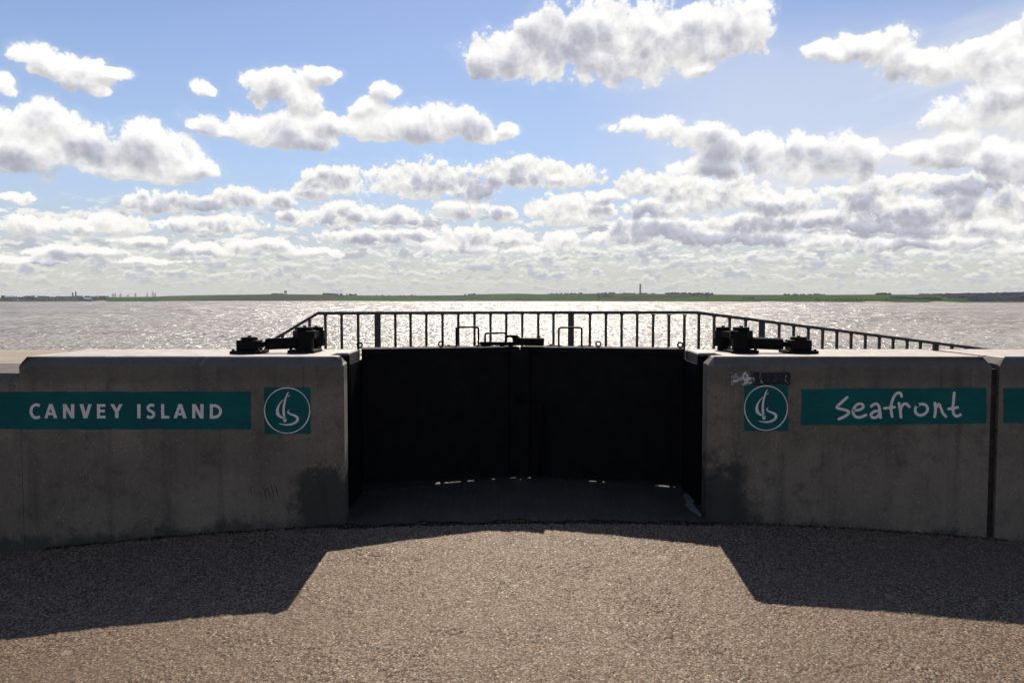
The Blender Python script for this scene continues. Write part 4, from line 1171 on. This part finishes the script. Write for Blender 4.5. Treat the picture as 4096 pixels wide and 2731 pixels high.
def blob(m, c, rx, rz, r, n=7):
    """a small rough crown: jittered rings"""
    vs = []; rings = [(0.55, -0.5), (1.0, -0.1), (0.9, 0.35), (0.5, 0.8)]
    for k, (rr, h) in enumerate(rings):
        for i in range(n):
            a = 2 * math.pi * (i + 0.5 * (k % 2)) / n; j = r.uniform(0.7, 1.25)
            vs.append((c.x + rx * rr * j * math.cos(a), c.y + rx * rr * j * math.sin(a), c.z + rz * (h + r.uniform(-0.12, 0.18)) + rz * 0.5))
    vs.append((c.x, c.y, c.z + rz * r.uniform(1.3, 1.6)))
    fs = [(k * n + i, k * n + (i + 1) % n, (k + 1) * n + (i + 1) % n, (k + 1) * n + i) for k in range(3) for i in range(n)]
    fs += [(3 * n + i, 3 * n + (i + 1) % n, 4 * n) for i in range(n)]
    m.put(vs, fs)
def build_woods():
    r = random.Random(77)
    def belt(p0, p1, t, n, h, name, label, mat, spread=0.02):
        m = MB()
        for k in range(n):
            p = r.uniform(p0, p1); q = land_point(p, max(0.0, min(1.0, t + r.gauss(0, spread)))); hh = h * r.uniform(0.5, 1.15)
            blob(m, q - Vector((0, 0, 1.0)), hh * r.uniform(0.5, 0.8), hh * 0.62, r)
        tag(m.build(name, mat), label, 'trees', kind='stuff')
    belt(1090, 1140, 1.0, 26, 7, 'tree_belt', 'flat dark tree belt beside the far water tower', M_TREE)
    belt(1295, 1425, 1.0, 46, 10, 'tree_belt', 'dark tree clump on the ridge right of the brown field', M_TREE)
    belt(1440, 1700, 1.0, 14, 7, 'tree_belt', 'scattered trees on the ridge behind the middle of the railing', M_TREE)
    belt(1860, 1900, 1.0, 12, 8, 'tree_belt', 'small tree group on the ridge left of the bare hump', M_TREE)
    belt(2190, 2330, 0.98, 34, 8, 'tree_belt', 'trees round the white roofed farm on the ridge', M_TREE)
    belt(2385, 2460, 0.97, 22, 8, 'tree_belt', 'dark trees on the ridge just left of the chimney', M_TREE)
    belt(2480, 2620, 1.0, 38, 6, 'tree_belt', 'low dark trees around the foot of the chimney', M_TREE)
    belt(2660, 2850, 1.0, 60, 9, 'tree_belt', 'tree line on the ridge right of the chimney', M_TREE)
    belt(2760, 2830, 0.6, 28, 7, 'tree_belt', 'hedge running down the slope below the ridge trees', M_WOOD, 0.16)
    belt(2390, 2450, 0.6, 24, 7, 'tree_belt', 'hedge running down the slope left of the chimney', M_WOOD, 0.16)
    belt(2970, 3020, 0.25, 20, 6, 'tree_belt', 'dark bushes low on the slope right of the chimney', M_WOOD)
    belt(3130, 3300, 1.0, 44, 6, 'tree_belt', 'thin hedge along the right part of the ridge', M_TREE)
    belt(3500, 3560, 1.0, 22, 8, 'tree_belt', 'tree clump on the ridge near the dark wood', M_TREE)
    belt(3260, 3600, 0.12, 60, 4, 'tree_belt', 'bushes along the far shore at the right', M_WOOD)
    belt(2050, 2400, 0.2, 40, 4, 'tree_belt', 'bushes along the far shore in the middle', M_WOOD)
    belt(1650, 1760, 0.4, 22, 5, 'tree_belt', 'hedge on the slope behind the middle of the railing', M_WOOD, 0.1)
    # the big bare wood at the right
    m = MB()
    for k in range(4200):
        p = r.uniform(3680, 5000); t = r.uniform(0.0, 1.0); edge = 3880 - 190 * t - 20 * math.sin(p * 0.05)
        if p < edge: continue
        q = land_point(p, 0.05 + 0.95 * t); hh = r.uniform(5, 9)
        blob(m, q - Vector((0, 0, 2.5)), hh * 1.1, hh * 0.5, r, 5)
    tag(m.build('woodland', M_WOOD), 'purple brown bare wood covering the far hillside at the right', 'wood', kind='stuff')
    m = MB()
    for k in range(120):
        p = r.uniform(3560, 3760); q = land_point(p, 0.42 - (p - 3560) / 200 * 0.2 + r.gauss(0, 0.04)); hh = r.uniform(3, 6)
        blob(m, q - Vector((0, 0, 1.0)), hh * 0.7, hh * 0.5, r, 6)
    tag(m.build('hedgerow', M_WOOD), 'dark strip of bushes across the field left of the bare wood', 'hedge', kind='stuff')
    m = MB()
    for k in range(330):
        p = r.uniform(-500, 430); q = land_point(p, r.uniform(0.3, 0.9)); hh = r.uniform(3, 8)
        blob(m, q - Vector((0, 0, 1.0)), hh * 0.6, hh * 0.6, r, 6)
    tag(m.build('tree_belt', M_TREE), 'dark trees among the buildings of the far town', 'trees', kind='stuff')
build_woods()

M_CHIM = simple('chimney_concrete', (0.20, 0.165, 0.15), 0.9, 0.0, 0.2, 0.1, 0.05)
M_STEELB = simple('blue_grey_crane_steel', (0.13, 0.15, 0.19), 0.7, 0.0, 0.3, 0.1, 0.05)
M_WALLS = [simple('far_wall_%s' % n, c, 0.9, 0.0, 0.2, 0.1, 0.05) for n, c in (('pale', (0.42, 0.41, 0.41)), ('brick', (0.16, 0.11, 0.10)), ('grey', (0.20, 0.20, 0.23)), ('cream', (0.36, 0.33, 0.28)))]
M_ROOF = simple('far_slate_roof', (0.075, 0.070, 0.080), 0.85, 0.0, 0.3, 0.2, 0.05)
M_ROOFW = simple('white_sheet_roof', (0.78, 0.78, 0.78), 0.5, 0.0, 0.5, 0.05, 0.05)
def build_far_things():
    # power station chimney behind the ridge
    d = 5200.0
    base = at(2561, 1176, d); top = at(2561, 1135, d); rr = 3.7 / FOC * d
    H = top.z - base.z + 14
    root = empty('chimney', (base.x, d, base.z - 14))
    m = MB(); m.lathe([(rr * 1.08, 0), (rr * 1.0, H * 0.5), (rr * 0.97, H * 0.93)], n=24, smooth=True); m.build('shaft', M_CHIM, root)
    m = MB(); m.lathe([(rr * 1.0, H * 0.9302), (rr * 1.0, H * 0.985), (rr * 0.8, H)], n=24); m.build('crown', M_CHIM, root)
    tag(root, 'tall concrete chimney standing alone on the far ridge', 'chimney')
    p = at(2580, 1174, d - 100); m = MB(); m.box((p.x, p.y, p.z - 2), (34, 20, 10)); m.prism([(p.x - 18, p.z + 3), (p.x + 18, p.z + 3), (p.x - 6, p.z + 7)], 'y', p.y - 11, p.y + 11)
    o = m.build('turbine_hall', M_ROOFW); tag(o, 'small white roofed building just right of the chimney foot', 'building')
    # water tower
    q = at(1142, 1178, 4300); root = empty('water_tower', tuple(q))
    m = MB()
    for a in range(6):
        m.tube([(6.5 * math.cos(a * math.pi / 3), 6.5 * math.sin(a * math.pi / 3), -5), (6.0 * math.cos(a * math.pi / 3), 6.0 * math.sin(a * math.pi / 3), 12)], 0.9, 6)
    m.build('legs', M_CHIM, root)
    m = MB(); m.lathe([(6.0, 11.5), (7.2, 13), (7.2, 19.5), (3, 21)], n=16); m.build('tank', M_CHIM, root)
    tag(root, 'concrete water tower above the brown field on the far ridge', 'water tower')
    # quay cranes with booms raised, beyond the low ridge at the left
    cr = [(453, 1171, 1.0), (462, 1171, 1.0), (483, 1172, 0.9), (513, 1177, 0.6), (543, 1170, 1.0), (590, 1170, 1.0), (613, 1163, 1.35), (622, 1170, 1.0)]
    labels = ['leftmost of the quay cranes', 'second quay crane from the left, close to the leftmost one', 'third quay crane from the left', 'smallest and faintest of the quay cranes', 'quay crane standing alone in the middle of the row', 'quay crane left of the tallest crane', 'tallest of the quay cranes', 'rightmost of the quay cranes']
    for (px_, ty, s), lb in zip(cr, labels):
        D = 6500.0; b_ = at(px_ - 1.5, 1189, D); t = at(px_ + 2, ty, D); Hh = t.z - b_.z
        root = empty('quay_crane', (b_.x, D, b_.z - 6))
        Hh += 6
        w_ = 3.2
        for sx in (-1, 1):
            for sy in (-1, 1):
                m = MB(); m.box((sx * w_, sy * 8, Hh * 0.32), (2.2, 2.2, Hh * 0.64)); m.build('leg', M_STEELB, root)
        m = MB(); m.box((0, 0, Hh * 0.6), (w_ * 2.6, 18, 3.0)); m.box((-1, 0, Hh * 0.65), (6, 8, 4)); m.build('portal', M_STEELB, root)
        m = MB(); m.tube([(1, 0, Hh * 0.6), (w_ * 1.4, 0, Hh)], 1.9, 6); m.build('boom', M_STEELB, root)
        m = MB(); m.tube([(-w_ * 0.6, 0, Hh * 0.6), (0.5, 0, Hh * 0.84), (w_ * 1.05, 0, Hh * 0.93)], 0.8, 5); m.build('stay', M_STEELB, root)
        tag(root, lb + ' on the far horizon', 'crane', 'quay cranes on the horizon')
    # far town at the left
    r = random.Random(12)
    for k in range(96):
        p = r.uniform(-300, 425); t = r.uniform(0.05, 0.85); q = land_point(p, t)
        wd, dp, h = r.uniform(9, 26), r.uniform(8, 12), r.uniform(4.5, 8.5)
        if k % 9 == 0: wd, h = r.uniform(30, 46), r.uniform(7, 10)
        root = empty('town_building', tuple(q), r.uniform(-0.3, 0.3))
        m = MB(); m.box((0, 0, h / 2 - 1), (wd, dp, h + 2)); m.build('walls', M_WALLS[k % 4], root)
        m = MB(); m.prism([(-dp / 2 - 0.4, h), (dp / 2 + 0.4, h), (0, h + dp * 0.33)], 'x', -wd / 2 - 0.3, wd / 2 + 0.3); m.build('roof', M_ROOF if k % 7 else M_ROOFW, root)
        tag(root, 'tiny pale house in the far town at the left shore', 'house', 'houses of the far town')
    for px_, hh, lb in ((294, 20, 'slim square tower left of the pair in the far town'), (306, 24, 'taller slim tower of the pair in the far town')):
        q = land_point(px_, 0.6); root = empty('town_tower', tuple(q)); m = MB(); m.box((0, 0, hh / 2), (4, 4, hh)); m.build('shaft', M_WALLS[2], root)
        m = MB(); m.lathe([(3.0, hh), (3.0, hh + 2), (0.2, hh + 7)], n=4, flat=0.5); m.build('roof', M_ROOF, root); tag(root, lb, 'tower')
    for px_, t, lb in ((2242, 0.97, 'white roofed farm building among trees on the far ridge'), (1868, 0.8, 'small white farmhouse below the ridge hump')):
        q = land_point(px_, t); root = empty('farm_building', tuple(q)); m = MB(); m.box((0, 0, 2), (11, 8, 6)); m.build('walls', M_WALLS[0], root)
        m = MB(); m.prism([(-4.4, 5), (4.4, 5), (0, 8)], 'x', -6, 6); m.build('roof', M_ROOFW, root); tag(root, lb, 'building')
    # gull over the water
    q = at(261, 1367, 140.0); root = empty('gull', tuple(q), 1.1)
    mg = simple('gull_plumage', (0.10, 0.10, 0.11), 0.8, 0.0, 0.3, 0.2, 10.0)
    m = MB(); m.tube([(-0.2, 0, 0), (-0.12, 0, 0.01), (0, 0, 0.015), (0.13, 0, 0.02), (0.19, 0, 0.03), (0.23, 0, 0.02)], [0.012, 0.04, 0.06, 0.045, 0.035, 0.008], 10); m.build('body', mg, root)
    for s in (-1, 1):
        m = MB(); w3 = [(0.06, 0.03 * s, 0.03), (-0.06, 0.03 * s, 0.03), (0.10, 0.24 * s, 0.13), (-0.03, 0.24 * s, 0.12), (0.03, 0.52 * s, 0.05), (-0.03, 0.50 * s, 0.045)]
        w4 = [(a, b_, c - 0.012) for a, b_, c in w3]
        m.put(w3 + w4, [(0, 2, 3, 1), (2, 4, 5, 3), (6, 7, 9, 8), (8, 9, 11, 10), (0, 6, 8, 2), (2, 8, 10, 4), (1, 3, 9, 7), (3, 5, 11, 9), (4, 10, 11, 5), (0, 1, 7, 6)]); m.build('wing', mg, root)
    tag(root, 'gull flying low over the water at the left', 'bird')
build_far_things()

# ------------------------------------------------------------------ estuary haze
def build_haze():
    hm = bpy.data.materials.new('estuary_haze'); hm.use_nodes = True
    t = hm.node_tree; t.nodes.clear()
    o = t.nodes.new('ShaderNodeOutputMaterial'); v = t.nodes.new('ShaderNodeVolumePrincipled')
    v.inputs['Color'].default_value = (0.86, 0.90, 0.98, 1); v.inputs['Density'].default_value = HAZE_DENSITY; v.inputs['Anisotropy'].default_value = 0.2
    t.links.new(v.outputs[0], o.inputs['Volume'])
    m = MB(); m.box((0, 2950.0, 35.0), (33000, 24300, 92.0))
    ob = m.build('haze', hm); tag(ob, 'thin pale haze over the estuary', kind='stuff')
HAZE_DENSITY = 4.2e-5
build_haze()
